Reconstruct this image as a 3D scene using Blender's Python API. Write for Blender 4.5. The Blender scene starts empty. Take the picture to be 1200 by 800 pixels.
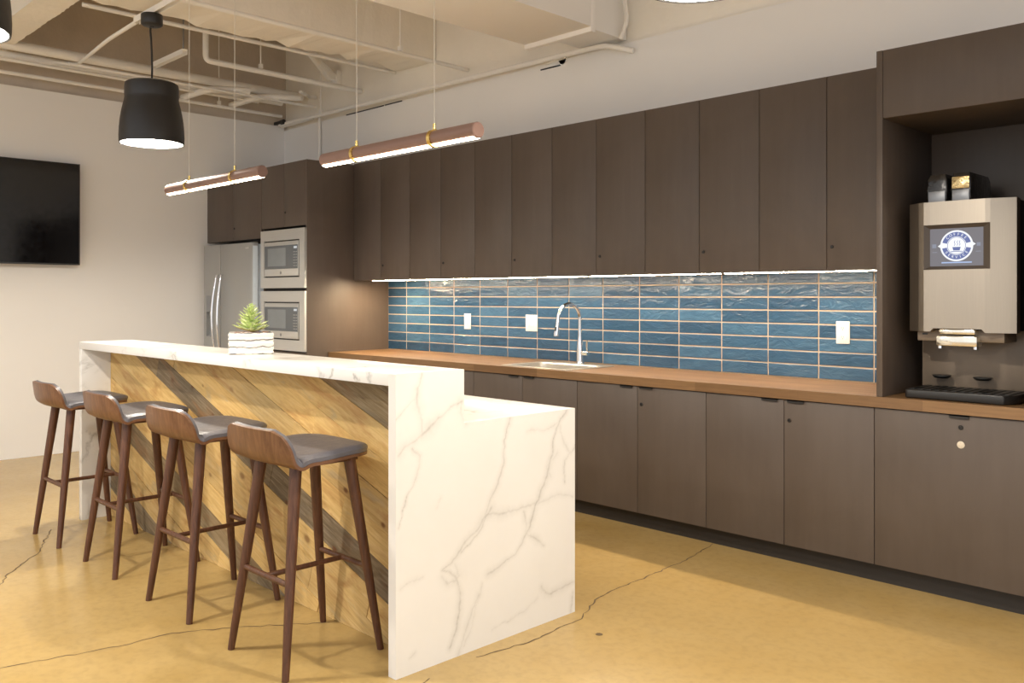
import bpy, bmesh, math, random
from mathutils import Vector, Matrix
import numpy as np

random.seed(7)
SC = bpy.context.scene
COL = SC.collection
PI = math.pi

# ------------------------------------------------------------------ helpers
WL = {}          # world location of every object we create (no rotated parents use it)

class MB:
    """collects shapes into one mesh"""
    def __init__(s):
        s.v = []; s.f = []; s.fa = []
    def add(s, verts, faces, val=0.0):
        n = len(s.v)
        s.v += [tuple(p) for p in verts]
        s.f += [tuple(i + n for i in f) for f in faces]
        s.fa += [val] * len(faces)
        return s
    def box(s, x0, x1, y0, y1, z0, z1, val=0.0):
        v = [(x0,y0,z0),(x1,y0,z0),(x1,y1,z0),(x0,y1,z0),(x0,y0,z1),(x1,y0,z1),(x1,y1,z1),(x0,y1,z1)]
        f = [(0,3,2,1),(4,5,6,7),(0,1,5,4),(1,2,6,5),(2,3,7,6),(3,0,4,7)]
        return s.add(v, f, val)
    def prism(s, poly, axis, a, b, val=0.0):
        """poly of 2-D points extruded along axis (0 x, 1 y, 2 z) from a to b"""
        n = len(poly)
        def P(p, t):
            return (t,p[0],p[1]) if axis == 0 else ((p[0],t,p[1]) if axis == 1 else (p[0],p[1],t))
        v = [P(p,a) for p in poly] + [P(p,b) for p in poly]
        f = [tuple(range(n)), tuple(range(2*n-1, n-1, -1))]
        for i in range(n):
            j = (i+1) % n
            f.append((i, i+n, j+n, j))
        return s.add(v, f, val)
    def tube(s, pts, r, seg=12, caps=True):
        """sweep; r a number or list"""
        pts = [Vector(p) for p in pts]; n = len(pts)
        R = r if isinstance(r, (list, tuple)) else [r]*n
        up = None; rings = []
        for i, p in enumerate(pts):
            t = (pts[min(i+1,n-1)] - pts[max(i-1,0)]).normalized()
            if up is None:
                up = Vector((0,0,1)) if abs(t.z) < .9 else Vector((1,0,0))
            a = t.cross(up)
            if a.length < 1e-6: a = t.cross(Vector((0,1,0)))
            a.normalize(); b = a.cross(t).normalized(); up = b
            rings.append([p + a*math.cos(2*PI*k/seg)*R[i] + b*math.sin(2*PI*k/seg)*R[i] for k in range(seg)])
        v = [q for ring in rings for q in ring]; f = []
        for i in range(n-1):
            for k in range(seg):
                k2 = (k+1) % seg
                f.append((i*seg+k, i*seg+k2, (i+1)*seg+k2, (i+1)*seg+k))
        if caps:
            f.append(tuple(range(seg-1,-1,-1))); f.append(tuple((n-1)*seg+k for k in range(seg)))
        return s.add(v, f)
    def lathe(s, prof, c=(0,0,0), seg=32, axis='z', close=True):
        """profile of (r, h) around an axis through c; open profile ends are capped when r>0"""
        v = []; f = []
        for r, hh in prof:
            for k in range(seg):
                a = 2*PI*k/seg; x, y = r*math.cos(a), r*math.sin(a)
                if axis == 'z': p = (c[0]+x, c[1]+y, c[2]+hh)
                elif axis == 'y': p = (c[0]+x, c[1]+hh, c[2]-y)
                else: p = (c[0]+hh, c[1]+x, c[2]+y)
                v.append(p)
        n = len(prof)
        for i in range(n-1):
            for k in range(seg):
                k2 = (k+1) % seg
                f.append((i*seg+k, i*seg+k2, (i+1)*seg+k2, (i+1)*seg+k))
        if close:
            if prof[0][0] > 1e-6: f.append(tuple(range(seg-1,-1,-1)))
            if prof[-1][0] > 1e-6: f.append(tuple((n-1)*seg+k for k in range(seg)))
        return s.add(v, f)
    def grid(s, P, nu, nv):
        v = [P(i,j) for j in range(nv) for i in range(nu)]
        f = [(j*nu+i, j*nu+i+1, (j+1)*nu+i+1, (j+1)*nu+i) for j in range(nv-1) for i in range(nu-1)]
        return s.add(v, f)
    def rot(s, ang, c):
        ca, sa = math.cos(ang), math.sin(ang)
        s.v = [(c[0]+(x-c[0])*ca-(y-c[1])*sa, c[1]+(x-c[0])*sa+(y-c[1])*ca, z) for x,y,z in s.v]
        return s
    def base(s):
        xs = [p[0] for p in s.v]; ys = [p[1] for p in s.v]; zs = [p[2] for p in s.v]
        return ((min(xs)+max(xs))/2, (min(ys)+max(ys))/2, min(zs))
    def build(s, name, mat, parent=None, bevel=0, seg=2, smooth=False, attr=None, merge=False, fixn=True):
        org = WL[parent.name] if parent else s.base()
        me = bpy.data.meshes.new(name)
        me.from_pydata([(x-org[0], y-org[1], z-org[2]) for x,y,z in s.v], [], s.f)
        if attr:
            at = me.attributes.new(attr, 'FLOAT', 'FACE')
            for i, a in enumerate(s.fa): at.data[i].value = a
        bm = bmesh.new(); bm.from_mesh(me)
        if merge: bmesh.ops.remove_doubles(bm, verts=bm.verts, dist=1e-5)
        if fixn: bmesh.ops.recalc_face_normals(bm, faces=bm.faces)
        if bevel:
            ed = [e for e in bm.edges if len(e.link_faces) == 2 and e.calc_face_angle(0) > .6]
            bmesh.ops.bevel(bm, geom=ed, offset=bevel, segments=seg, affect='EDGES', profile=.5, clamp_overlap=True)
        bm.to_mesh(me); bm.free()
        if smooth or bevel:
            me.polygons.foreach_set('use_smooth', [True]*len(me.polygons))
            me.set_sharp_from_angle(angle=math.radians(38))
        if mat: me.materials.append(mat)
        o = bpy.data.objects.new(name, me); COL.objects.link(o)
        if parent:
            o.parent = parent
        else:
            o.location = org
        WL[o.name] = org
        return o

def tag(o, label, cat, group=None):
    o['label'] = label; o['category'] = cat
    if group: o['group'] = group
    return o
def struct(o):
    o['kind'] = 'structure'; return o
def thing(name, loc, label, cat, group=None):
    o = bpy.data.objects.new(name, None); COL.objects.link(o)
    o.location = loc; o.empty_display_size = .1
    WL[o.name] = tuple(loc)
    return tag(o, label, cat, group)
def copy_tree(o, parent=None):
    c = o.copy(); COL.objects.link(c)
    if parent: c.parent = parent
    WL[c.name] = WL[o.name]
    for ch in [q for q in bpy.data.objects if q.parent == o]:
        copy_tree(ch, c)
    return c

# ------------------------------------------------------------------ materials
def new_mat(name):
    m = bpy.data.materials.new(name); m.use_nodes = True
    nt = m.node_tree; nt.nodes.clear()
    out = nt.nodes.new('ShaderNodeOutputMaterial'); b = nt.nodes.new('ShaderNodeBsdfPrincipled')
    nt.links.new(b.outputs[0], out.inputs[0])
    return m, nt, b
class NT:
    def __init__(s, nt): s.nt = nt
    def n(s, typ, **kw):
        nd = s.nt.nodes.new(typ)
        for k, v in kw.items():
            if k.startswith('i_'):
                key = k[2:]; nd.inputs[int(key) if key.isdigit() else key].default_value = v
            else: setattr(nd, k, v)
        return nd
    def l(s, a, b): s.nt.links.new(a, b)
    def coord(s, scale=(1,1,1), rot=(0,0,0), loc=(0,0,0), out='Object'):
        tc = s.n('ShaderNodeTexCoord'); mp = s.n('ShaderNodeMapping')
        mp.inputs['Scale'].default_value = scale; mp.inputs['Rotation'].default_value = rot; mp.inputs['Location'].default_value = loc
        s.l(tc.outputs[out], mp.inputs['Vector']); return mp.outputs[0]
    def noise(s, vec, scale, detail=4, rough=.55, dist=0):
        nd = s.n('ShaderNodeTexNoise'); nd.inputs['Scale'].default_value = scale; nd.inputs['Detail'].default_value = detail
        nd.inputs['Roughness'].default_value = rough; nd.inputs['Distortion'].default_value = dist
        if vec is not None: s.l(vec, nd.inputs['Vector'])
        return nd.outputs['Fac']
    def ramp(s, fac, stops):
        nd = s.n('ShaderNodeValToRGB'); e = nd.color_ramp.elements
        while len(e) < len(stops): e.new(.5)
        for i, (p, c) in enumerate(stops):
            e[i].position = p; e[i].color = (c[0],c[1],c[2],1) if not isinstance(c,(int,float)) else (c,c,c,1)
        s.l(fac, nd.inputs[0]); return nd.outputs[0]
    def mix(s, fac, a, b, mode='MIX'):
        nd = s.n('ShaderNodeMix', data_type='RGBA', blend_type=mode)
        for sock, v in ((nd.inputs[0], fac), (nd.inputs[6], a), (nd.inputs[7], b)):
            if isinstance(v, (int,float)): sock.default_value = v
            elif isinstance(v, tuple): sock.default_value = (*v,1)
            else: s.l(v, sock)
        return nd.outputs[2]
    def math(s, op, a, b=0.0, c=None):
        nd = s.n('ShaderNodeMath', operation=op)
        for i, v in enumerate((a,b,c)):
            if v is None: continue
            if isinstance(v,(int,float)): nd.inputs[i].default_value = v
            else: s.l(v, nd.inputs[i])
        return nd.outputs[0]
    def bump(s, hgt, strength, dist=.01):
        nd = s.n('ShaderNodeBump'); nd.inputs['Strength'].default_value = strength; nd.inputs['Distance'].default_value = dist
        s.l(hgt, nd.inputs['Height']); return nd.outputs[0]

def plain(name, col, rough=.5, metal=0, spec=.5, var=.06, scale=8, bump=0, bscale=120, coat=0):
    m, nt, b = new_mat(name); N = NT(nt)
    v = N.coord()
    f = N.noise(v, scale, 5)
    c = N.ramp(f, [(.3, tuple(x*(1-var) for x in col)), (.7, tuple(min(1,x*(1+var)) for x in col))])
    N.l(c, b.inputs['Base Color'])
    r = N.ramp(N.noise(v, scale*2.3, 4), [(.3, max(0,rough-.04)), (.7, min(1,rough+.04))])
    N.l(r, b.inputs['Roughness'])
    b.inputs['Metallic'].default_value = metal; b.inputs['Specular IOR Level'].default_value = spec
    b.inputs['Coat Weight'].default_value = coat
    if bump: N.l(N.bump(N.noise(v, bscale, 3), bump, .004), b.inputs['Normal'])
    return m
def emit(name, col, strength):
    m, nt, b = new_mat(name)
    b.inputs['Base Color'].default_value = (.02,.02,.02,1) if strength < 2 else (.9,.9,.88,1); b.inputs['Roughness'].default_value = .5
    b.inputs['Emission Color'].default_value = (*col,1); b.inputs['Emission Strength'].default_value = strength
    return m

M = {}
# painted walls / ceiling
M['wall'] = plain('painted_wall', (.87,.85,.825), .7, var=.012, scale=1.5, bump=.05, bscale=160)
M['ceil'] = plain('painted_concrete', (.91,.865,.78), .8, var=.03, scale=3, bump=.5, bscale=30)
M['pipe'] = plain('painted_pipe', (.90,.87,.82), .5, var=.02)
M['conc'] = plain('bare_concrete', (.60,.525,.44), .85, var=.08, scale=3, bump=.6, bscale=30)
M['black'] = plain('black_plastic', (.012,.012,.012), .4, var=.1)
M['satin_black'] = plain('satin_black_metal', (.018,.016,.015), .42, var=.1)
M['white'] = plain('white_plastic', (.62,.61,.58), .35, var=.01)
M['galv'] = plain('galvanised_steel', (.35,.36,.37), .4, metal=1, var=.15, scale=20)

# dark laminate
def cabinet_mat():
    m, nt, b = new_mat('brown_laminate'); N = NT(nt)
    v = N.coord(); f = N.noise(v, 1.7, 6, .6, .8)
    vs = N.coord(scale=(9,9,.9)); g = N.noise(vs, 2.2, 6, .6)
    f2 = N.math('ADD', N.math('MULTIPLY', f, .65), N.math('MULTIPLY', g, .35))
    c = N.ramp(f2, [(.32,(.086,.064,.050)), (.55,(.105,.079,.062)), (.72,(.122,.094,.075))])
    N.l(c, b.inputs['Base Color'])
    N.l(N.ramp(f, [(.3,.42),(.7,.54)]), b.inputs['Roughness'])
    return m
M['cab'] = cabinet_mat()
M['kick'] = plain('dark_plinth', (.028,.023,.020), .5)
M['cabin'] = plain('cabinet_shadow_gap', (.02,.017,.015), .7)

def floor_mat():
    m, nt, b = new_mat('polished_concrete'); N = NT(nt)
    v = N.coord()
    a = N.noise(v, .55, 6, .6, .6); d = N.noise(v, 3.2, 5, .55, .3); s = N.noise(v, 26, 5, .62)
    c = N.ramp(a, [(.25,(.39,.255,.086)), (.5,(.47,.318,.115)), (.78,(.56,.39,.152))])
    c = N.mix(N.math('MULTIPLY', N.ramp(d, [(.3,0),(.75,1)]), .38), c, (.56,.42,.195))
    c = N.mix(N.math('MULTIPLY', N.ramp(s, [(.45,0),(.75,1)]), .34), c, (.30,.205,.09))
    N.l(c, b.inputs['Base Color'])
    b.inputs['Roughness'].default_value = .21
    b.inputs['Specular IOR Level'].default_value = .42
    return m
M['floor'] = floor_mat()
M['crack'] = plain('floor_crack', (.13,.085,.04), .9, var=.3, scale=60)

def marble_mat(name, attr=False):
    m, nt, b = new_mat(name); N = NT(nt)
    v = N.coord()
    base = N.ramp(N.noise(v, 1.6, 5), [(.3,(.80,.785,.755)), (.7,(.86,.85,.825))])
    if attr:
        at = N.n('ShaderNodeAttribute', attribute_name='vein'); at.attribute_type = 'GEOMETRY'
        vein = at.outputs['Fac']
        vein = N.math('MULTIPLY', vein, N.ramp(N.noise(v, 30, 5, .7), [(.3,.45),(.62,1)]))
    else:
        d1 = N.noise(v, 1.5, 9, .58, 1.0)
        w = N.math('ABSOLUTE', N.math('SUBTRACT', d1, .5))
        vein = N.ramp(w, [(0,1),(.012,.45),(.03,0)])
        mask = N.ramp(N.noise(N.coord(loc=(3.1,7.7,1.3)), 2.2, 3), [(.46,0),(.6,1)])
        vein = N.math('MULTIPLY', vein, mask)
        vein = N.math('MULTIPLY', vein, .6)
    c = N.mix(vein, base, (.24,.22,.185))
    N.l(c, b.inputs['Base Color'])
    b.inputs['Roughness'].default_value = .28; b.inputs['Specular IOR Level'].default_value = .4
    return m
M['marble'] = marble_mat('white_veined_marble'); M['marble_end'] = marble_mat('white_veined_marble_end', True)

def plank_mat():
    m, nt, b = new_mat('reclaimed_pine_planks'); N = NT(nt)
    at = N.n('ShaderNodeAttribute', attribute_name='plank'); at.attribute_type = 'GEOMETRY'
    val = at.outputs['Fac']                       # integer part: seed, fraction: tone
    tone = N.math('FRACT', val); seed = N.math('FLOOR', val)
    ang = math.atan(.345)
    tc = N.n('ShaderNodeTexCoord'); mp = N.n('ShaderNodeMapping'); mp.inputs['Rotation'].default_value = (0,-ang,0)
    N.l(tc.outputs['Object'], mp.inputs['Vector'])
    off = N.n('ShaderNodeCombineXYZ'); N.l(N.math('MULTIPLY', seed, 3.71), off.inputs[0]); N.l(N.math('MULTIPLY', seed, 5.3), off.inputs[1]); N.l(N.math('MULTIPLY', seed, .913), off.inputs[2])
    ad = N.n('ShaderNodeVectorMath', operation='ADD'); N.l(mp.outputs[0], ad.inputs[0]); N.l(off.outputs[0], ad.inputs[1])
    pv = ad.outputs[0]
    sc = N.n('ShaderNodeVectorMath', operation='MULTIPLY'); N.l(pv, sc.inputs[0]); sc.inputs[1].default_value = (1.0,1,13)
    grain = N.noise(sc.outputs[0], 5, 8, .65, .8)
    sc2 = N.n('ShaderNodeVectorMath', operation='MULTIPLY'); N.l(pv, sc2.inputs[0]); sc2.inputs[1].default_value = (1.2,1,4)
    blot = N.noise(sc2.outputs[0], 2.3, 6, .6, 1.2)
    nat = N.ramp(grain, [(.28,(.58,.36,.125)), (.5,(.74,.50,.19)), (.74,(.82,.60,.28))])
    nat = N.mix(N.math('MULTIPLY', N.ramp(blot, [(.52,0),(.68,1)]), .55), nat, (.45,.20,.06))
    nat = N.mix(N.math('MULTIPLY', N.ramp(blot, [(.30,1),(.43,0)]), .5), nat, (.42,.35,.24))
    wea = N.ramp(grain, [(.28,(.045,.036,.028)), (.5,(.145,.115,.085)), (.75,(.30,.25,.19))])
    wea = N.mix(N.math('MULTIPLY', N.ramp(blot, [(.56,0),(.72,1)]), .7), wea, (.27,.15,.075))
    c = N.mix(tone, nat, wea)
    vo = N.n('ShaderNodeTexVoronoi'); vo.inputs['Scale'].default_value = 5.0; vo.voronoi_dimensions = '2D'
    sp = N.n('ShaderNodeSeparateXYZ'); N.l(pv, sp.inputs[0]); cb = N.n('ShaderNodeCombineXYZ'); N.l(N.math('MULTIPLY', sp.outputs[0], .62), cb.inputs[0]); N.l(sp.outputs[2], cb.inputs[1])
    N.l(cb.outputs[0], vo.inputs['Vector'])
    cs = N.n('ShaderNodeSeparateColor'); N.l(vo.outputs['Color'], cs.inputs[0])
    kr = N.math('ADD', N.math('MULTIPLY', cs.outputs[0], .10), .03)      # every knot its own size
    kd = N.math('DIVIDE', N.math('ADD', vo.outputs['Distance'], N.math('MULTIPLY', N.math('SUBTRACT', grain, .5), .02)), kr)
    c = N.mix(N.math('MULTIPLY', N.ramp(kd, [(.0,1),(.45,.9),(.62,.45),(1.0,0)]), N.math('MULTIPLY', cs.outputs[1], .95)), c, (.14,.05,.018))
    N.l(c, b.inputs['Base Color']); b.inputs['Roughness'].default_value = .62; b.inputs['Specular IOR Level'].default_value = .3
    N.l(N.bump(grain, .25, .003), b.inputs['Normal'])
    return m
M['plank'] = plank_mat()

def walnut_mat(name, stretch, c0, c1, c2, rough=.42, scale=4):
    m, nt, b = new_mat(name); N = NT(nt)
    v = N.coord(scale=stretch)
    g = N.noise(v, scale, 7, .62, 1.0)
    c = N.ramp(g, [(.3,c0),(.5,c1),(.72,c2)])
    N.l(c, b.inputs['Base Color']); b.inputs['Roughness'].default_value = rough
    N.l(N.bump(g, .08, .002), b.inputs['Normal'])
    return m
M['walnut_leg'] = walnut_mat('walnut_legs', (14,14,1.2), (.058,.021,.011), (.098,.037,.018), (.150,.064,.031))
M['walnut_shell'] = walnut_mat('walnut_veneer', (9,2.5,2.0), (.095,.038,.017), (.150,.066,.030), (.215,.105,.050), .36)
M['leather'] = plain('grey_leather', (.118,.116,.136), .36, var=.06, scale=14, bump=.12, bscale=260)

def counter_mat():
    m, nt, b = new_mat('butcher_block'); N = NT(nt)
    v = N.coord()
    br = N.n('ShaderNodeTexBrick'); N.l(v, br.inputs['Vector'])
    br.inputs['Scale'].default_value = 1; br.inputs['Brick Width'].default_value = .62; br.inputs['Row Height'].default_value = .045
    br.inputs['Mortar Size'].default_value = .0006; br.inputs['Bias'].default_value = 0
    br.inputs['Color1'].default_value = (.185,.100,.042,1); br.inputs['Color2'].default_value = (.275,.157,.070,1); br.inputs['Mortar'].default_value = (.14,.073,.032,1)
    br.offset = .37
    g = N.noise(N.coord(scale=(1.2,22,22)), 4, 7, .6, .6)
    c = N.mix(.55, br.outputs['Color'], N.ramp(g, [(.3,(.55,.52,.5)),(.7,(1,1,1))]), 'MULTIPLY')
    N.l(c, b.inputs['Base Color']); b.inputs['Roughness'].default_value = .38
    return m
M['counter'] = counter_mat()

def tile_mat():
    m, nt, b = new_mat('glazed_blue_tile'); N = NT(nt)
    at = N.n('ShaderNodeAttribute', attribute_name='tone'); at.attribute_type = 'GEOMETRY'
    v = N.coord(scale=(1,1,2.2))
    f = N.noise(v, 7, 6, .6, .6)
    k = N.math('ADD', N.math('MULTIPLY', at.outputs['Fac'], .45), N.math('MULTIPLY', f, .55))
    c = N.ramp(k, [(.2,(.014,.044,.088)), (.5,(.026,.072,.134)), (.8,(.045,.110,.186))])
    N.l(c, b.inputs['Base Color']); b.inputs['Roughness'].default_value = .09
    b.inputs['Specular IOR Level'].default_value = .55
    w = N.noise(N.coord(scale=(1,1,2.2)), 9, 5, .6, 1.2)
    N.l(N.bump(w, .8, .008), b.inputs['Normal'])
    return m
M['tile'] = tile_mat()
M['grout'] = plain('tan_grout', (.40,.31,.225), .85, var=.08, scale=30)

def steel_mat(name, col, stretch, rough=.32, metal=1):
    m, nt, b = new_mat(name); N = NT(nt)
    g = N.noise(N.coord(scale=stretch), 6, 5, .6)
    N.l(N.ramp(g, [(.3,tuple(x*.93 for x in col)),(.7,col)]), b.inputs['Base Color'])
    N.l(N.ramp(g, [(.3,rough-.03),(.7,rough+.04)]), b.inputs['Roughness'])
    b.inputs['Metallic'].default_value = metal
    return m
M['steel'] = steel_mat('brushed_steel', (.66,.66,.645), (1,1,60), .36, .65)
M['fridge'] = steel_mat('fridge_steel', (.44,.445,.44), (60,1,1), .42, .45)
M['coffee_steel'] = steel_mat('champagne_steel', (.41,.355,.29), (60,1,1), .36)
M['chrome'] = steel_mat('chrome', (.86,.86,.87), (1,1,1), .07)
M['sink'] = steel_mat('sink_steel', (.52,.49,.44), (1,1,1), .33, .8)
M['brass'] = steel_mat('brass', (.83,.61,.22), (1,1,20), .25)
M['bronze_tube'] = plain('copper_brown_tube', (.235,.140,.112), .45, metal=.1, var=.05)
M['glass_dark'] = plain('smoked_glass', (.10,.115,.13), .10, var=.05, coat=.3)
M['glass_win'] = plain('grey_window_glass', (.20,.225,.245), .12, var=.05, coat=.3)
M['screen_black'] = plain('tv_screen', (.004,.004,.005), .09, var=.1)
M['brown_panel'] = plain('brown_metal_panel', (.20,.155,.115), .4, metal=.15)
M['bezel'] = plain('dark_brown_bezel', (.075,.058,.045), .4)
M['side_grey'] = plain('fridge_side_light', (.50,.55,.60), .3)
M['edge_pale'] = plain('pale_door_edge', (.68,.76,.83), .3)  # pale blue puts a daylight reflection into the edge colour
M['disp_grey'] = plain('dispenser_grey', (.30,.31,.33), .35, metal=.4)
M['leaf'] = plain('succulent_leaf', (.56,.66,.30), .5, var=.3, scale=40)
M['soil'] = plain('terracotta_pebbles', (.46,.20,.08), .9, var=.4, scale=90, bump=.8, bscale=90)
M['foil'] = plain('black_foil_bag', (.02,.018,.017), .2, var=.4, scale=25, bump=1.0, bscale=26)
M['gold_foil'] = plain('gold_foil_label', (.60,.45,.22), .22, metal=.9, var=.4, scale=40, bump=1.0, bscale=40)
M['clear'] = plain('chromed_nozzle', (.85,.80,.70), .12, metal=.85, var=.1)
M['badge'] = plain('cream_sticker', (.68,.60,.47), .5, var=.12, scale=120)
M['emblem_white'] = emit('screen_white', (.93,.96,1), .62)
M['emblem_blue'] = emit('screen_blue', (.16,.24,.66), .34)
M['screen_lit'] = emit('screen_grey', (.30,.29,.34), .30)
M['screen_dim'] = emit('screen_icon', (.34,.38,.50), .40)
M['screen_bar'] = emit('screen_bar', (.45,.60,.95), .5)
M['cord'] = plain('black_cord', (.02,.018,.016), .6)
M['wire'] = plain('pale_wire', (.72,.68,.6), .5)
WARM = (1,.80,.54)
M['lamp_em'] = emit('pendant_diffuser', (1,.92,.80), 20)
M['line_em'] = emit('linear_diffuser', (1,.80,.54), 20)
M['led_em'] = emit('led_diffuser', (1,.82,.60), 90)
M['led_hot'] = emit('short_led_diffuser', (1,.76,.48), 330)
M['inner_white'] = plain('white_enamel', (.88,.87,.85), .4, var=.01)

def planter_mat():
    m, nt, b = new_mat('wavy_banded_ceramic'); N = NT(nt)
    v = N.coord()
    sp = N.n('ShaderNodeSeparateXYZ'); N.l(v, sp.inputs[0])
    wob = N.noise(N.coord(scale=(1,1,.2)), 14, 3)
    z = N.math('ADD', sp.outputs[2], N.math('MULTIPLY', wob, .035))
    band = N.math('ABSOLUTE', N.math('SUBTRACT', N.math('FRACT', N.math('DIVIDE', z, .036)), .5))
    nar = N.noise(N.coord(scale=(1,1,.3), loc=(5,2,1)), 22, 3)
    k = N.math('SUBTRACT', band, N.math('MULTIPLY', nar, .09))
    c = N.ramp(k, [(0,(.16,.15,.155)),(.025,(.36,.34,.31)),(.06,(.84,.80,.72))])
    N.l(c, b.inputs['Base Color']); b.inputs['Roughness'].default_value = .55
    return m
M['planter'] = planter_mat()

# ------------------------------------------------------------------ room shell
WY = 4.875; WX = -8.40
b = MB(); b.box(-8.6, 4.5, -5.0, 5.1, -.12, 0); floor = struct(b.build('floor', M['floor']))
b = MB(); b.box(-8.6, 4.5, WY+.012, WY+.25, 0, 3.165); struct(b.build('wall_back', M['wall']))
b = MB(); b.box(-8.6, 4.5, WY+.06, WY+.25, 3.165, 4.15); struct(b.build('wall_back_upper', M['ceil']))
b = MB(); b.box(WX-.2, WX, -5.0, WY+.012, 0, 3.21); struct(b.build('wall_left', M['wall']))
b = MB(); b.box(WX-.2, WX-.05, -5.0, WY+.06, 3.21, 4.15); struct(b.build('wall_left_upper', M['conc']))
b = MB(); b.box(-8.6, 4.5, -.9, 5.1, 4.15, 4.3); struct(b.build('ceiling', M['conc']))

def rough_beam(name, x0, x1, y0, y1, z0, z1, along, amp=.02, n=60):
    """concrete beam with slightly ragged lower arrises"""
    m = MB(); rings = []
    for i in range(n+1):
        t = i/n
        j = lambda: random.uniform(-amp, amp)
        a, c, d = j(), j()*.5, j()*.5
        if along == 'y':
            y = y0+(y1-y0)*t
            rings.append([(x0+a*.8,y,z0+d+.5*abs(a)), (x1+c*.3,y,z0+c*.3), (x1,y,z1), (x0,y,z1)])
        else:
            x = x0+(x1-x0)*t
            rings.append([(x,y1+a*.3,z0+d*.3), (x,y0+c*.3,z0+c*.3), (x,y0,z1), (x,y1,z1)])
    v = [p for r in rings for p in r]; f = []
    for i in range(n):
        for k in range(4):
            k2 = (k+1) % 4; f.append((i*4+k, i*4+k2, (i+1)*4+k2, (i+1)*4+k))
    f.append((0,1,2,3)); f.append((n*4+3,n*4+2,n*4+1,n*4))
    m.add(v, f); return struct(m.build(name, M['ceil']))
rough_beam('ceiling_beam', -6.41, -5.92, -.9, 4.93, 3.45, 4.15, 'y', .03)
rough_beam('ceiling_beam', -8.44, -6.43, 1.93, 2.16, 3.45, 4.15, 'x', .015)
b = MB(); b.box(-4.25,-3.65,2.75,4.33,3.13,4.15); b.box(-4.25,-3.65,4.33,4.37,3.10,4.15)
struct(b.build('ceiling_soffit', M['wall'], bevel=.004))
b = MB(); b.box(-4.2,-3.83,4.375,4.93,3.2,4.15); struct(b.build('ceiling_soffit', M['wall'], bevel=.004))
# dark slots where the back wall stops short
for x0, x1, z in ((-7.227,-6.62,3.155),(-6.60,-6.347,3.155),(-4.62,-4.42,3.118)):
    b = MB(); b.box(x0,x1,WY+.006,WY+.02,z+.004,z+.013); struct(b.build('trim_1', M['black']))

# ragged floor cracks
def crack(pts, w=.006):
    P = []
    for (a, c) in zip(pts[:-1], pts[1:]):
        n = max(3, int(math.dist(a,c)/.03))
        for i in range(n):
            t = i/n; P.append((a[0]+(c[0]-a[0])*t+random.uniform(-.008,.008), a[1]+(c[1]-a[1])*t+random.uniform(-.008,.008)))
    P.append(pts[-1]); v = []; f = []
    for i, p in enumerate(P):
        q = P[min(i+1,len(P)-1)]; o = P[max(i-1,0)]
        dx, dy = q[0]-o[0], q[1]-o[1]; L = math.hypot(dx,dy) or 1
        k = w*random.uniform(.25,.75)
        v += [(p[0]-dy/L*k, p[1]+dx/L*k, .0006), (p[0]+dy/L*k, p[1]-dx/L*k, .0006)]
        if i: f.append((2*i-2,2*i-1,2*i+1,2*i))
    return v, f
for k, pts in enumerate(([(-2.728,4.31),(-2.661,3.901),(-2.623,3.156),(-2.502,2.894),(-2.481,2.554),(-2.52,2.30)],
                        [(-3.70,.70),(-3.714,.961),(-3.604,1.359),(-3.591,1.561),(-3.478,1.769),(-3.232,2.10)],
                        [(-4.60,1.10),(-4.779,1.236),(-4.964,1.331),(-5.219,1.537),(-5.699,1.749)],
                        [(-2.50,2.05),(-2.47,1.93),(-2.42,1.85)])):
    m = MB(); v, f = crack(pts); m.add(v, f); struct(m.build('crack', M['crack'], floor, fixn=False))
m = MB(); m.lathe([(.016,.0004),(.014,.0012),(0.0001,.0012)], (-2.333,2.818,0), 9); struct(m.build('crack', M['crack'], floor))

# ------------------------------------------------------------------ ceiling services
def pipe(name, pts, r, label, cat='pipe', group='ceiling pipes', mat='pipe', extra=None):
    m = MB(); m.tube(pts, r, 14)
    o = m.build(name, M[mat], smooth=True)
    return tag(o, label, cat, group)
def bend(pts, r=.06, n=6):
    """round the corners of a polyline"""
    P = [Vector(p) for p in pts]; out = [P[0]]
    for i in range(1, len(P)-1):
        a = (P[i-1]-P[i]); c = (P[i+1]-P[i]); d = min(r, a.length*.45, c.length*.45)
        s, e = P[i]+a.normalized()*d, P[i]+c.normalized()*d
        for k in range(n+1):
            t = k/n; out.append(s*(1-t)**2 + P[i]*2*t*(1-t) + e*t*t)
    out.append(P[-1]); return out
pipe('ceiling_pipe', [(-8.0,-3,3.456),(-8.0,4.86,3.456)], .042, 'thickest painted pipe along the left wall, uppermost of the run')
pipe('ceiling_pipe', [(-8.13,-3,3.398),(-8.13,4.70,3.398)], .036, 'painted pipe along the left wall just under the thickest one')
pipe('ceiling_pipe', [(-8.06,-3,3.345),(-8.06,4.4,3.345)], .014, 'slim conduit tucked below the thick pipes of the left wall')
pipe('ceiling_pipe', [(-8.3,-3,3.294),(-8.3,4.80,3.294)], .017, 'thin lowest pipe running along the top of the left wall')
pipe('ceiling_pipe', bend([(-7.03,3.355,4.16),(-7.03,3.355,3.372),(-7.03,4.92,3.366)], .05), .024, 'elbowed pipe dropping from the ceiling then running to the back wall')
pipe('ceiling_pipe', [(-6.505,2.2,3.447),(-6.505,4.93,3.455)], .016, 'slim pipe beside the left edge of the concrete beam')
pipe('ceiling_pipe', [(-5.504,2.0,3.304),(-5.504,4.93,3.297)], .017, 'bright pipe crossing in front of the concrete beam towards the back wall')
pipe('wall_pipe', bend([(-8.34,4.80,3.21),(-4.20,4.80,3.165),(-3.92,4.80,3.155),(-3.72,4.86,3.09)], .05), .019, 'long pipe running along the top of the back wall', group='wall pipes')
pipe('wall_pipe', [(-8.36,4.835,3.20),(-7.75,4.835,3.20)], .016, 'short pipe stub in the far corner under the pipe crossing', group='wall pipes')
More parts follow.
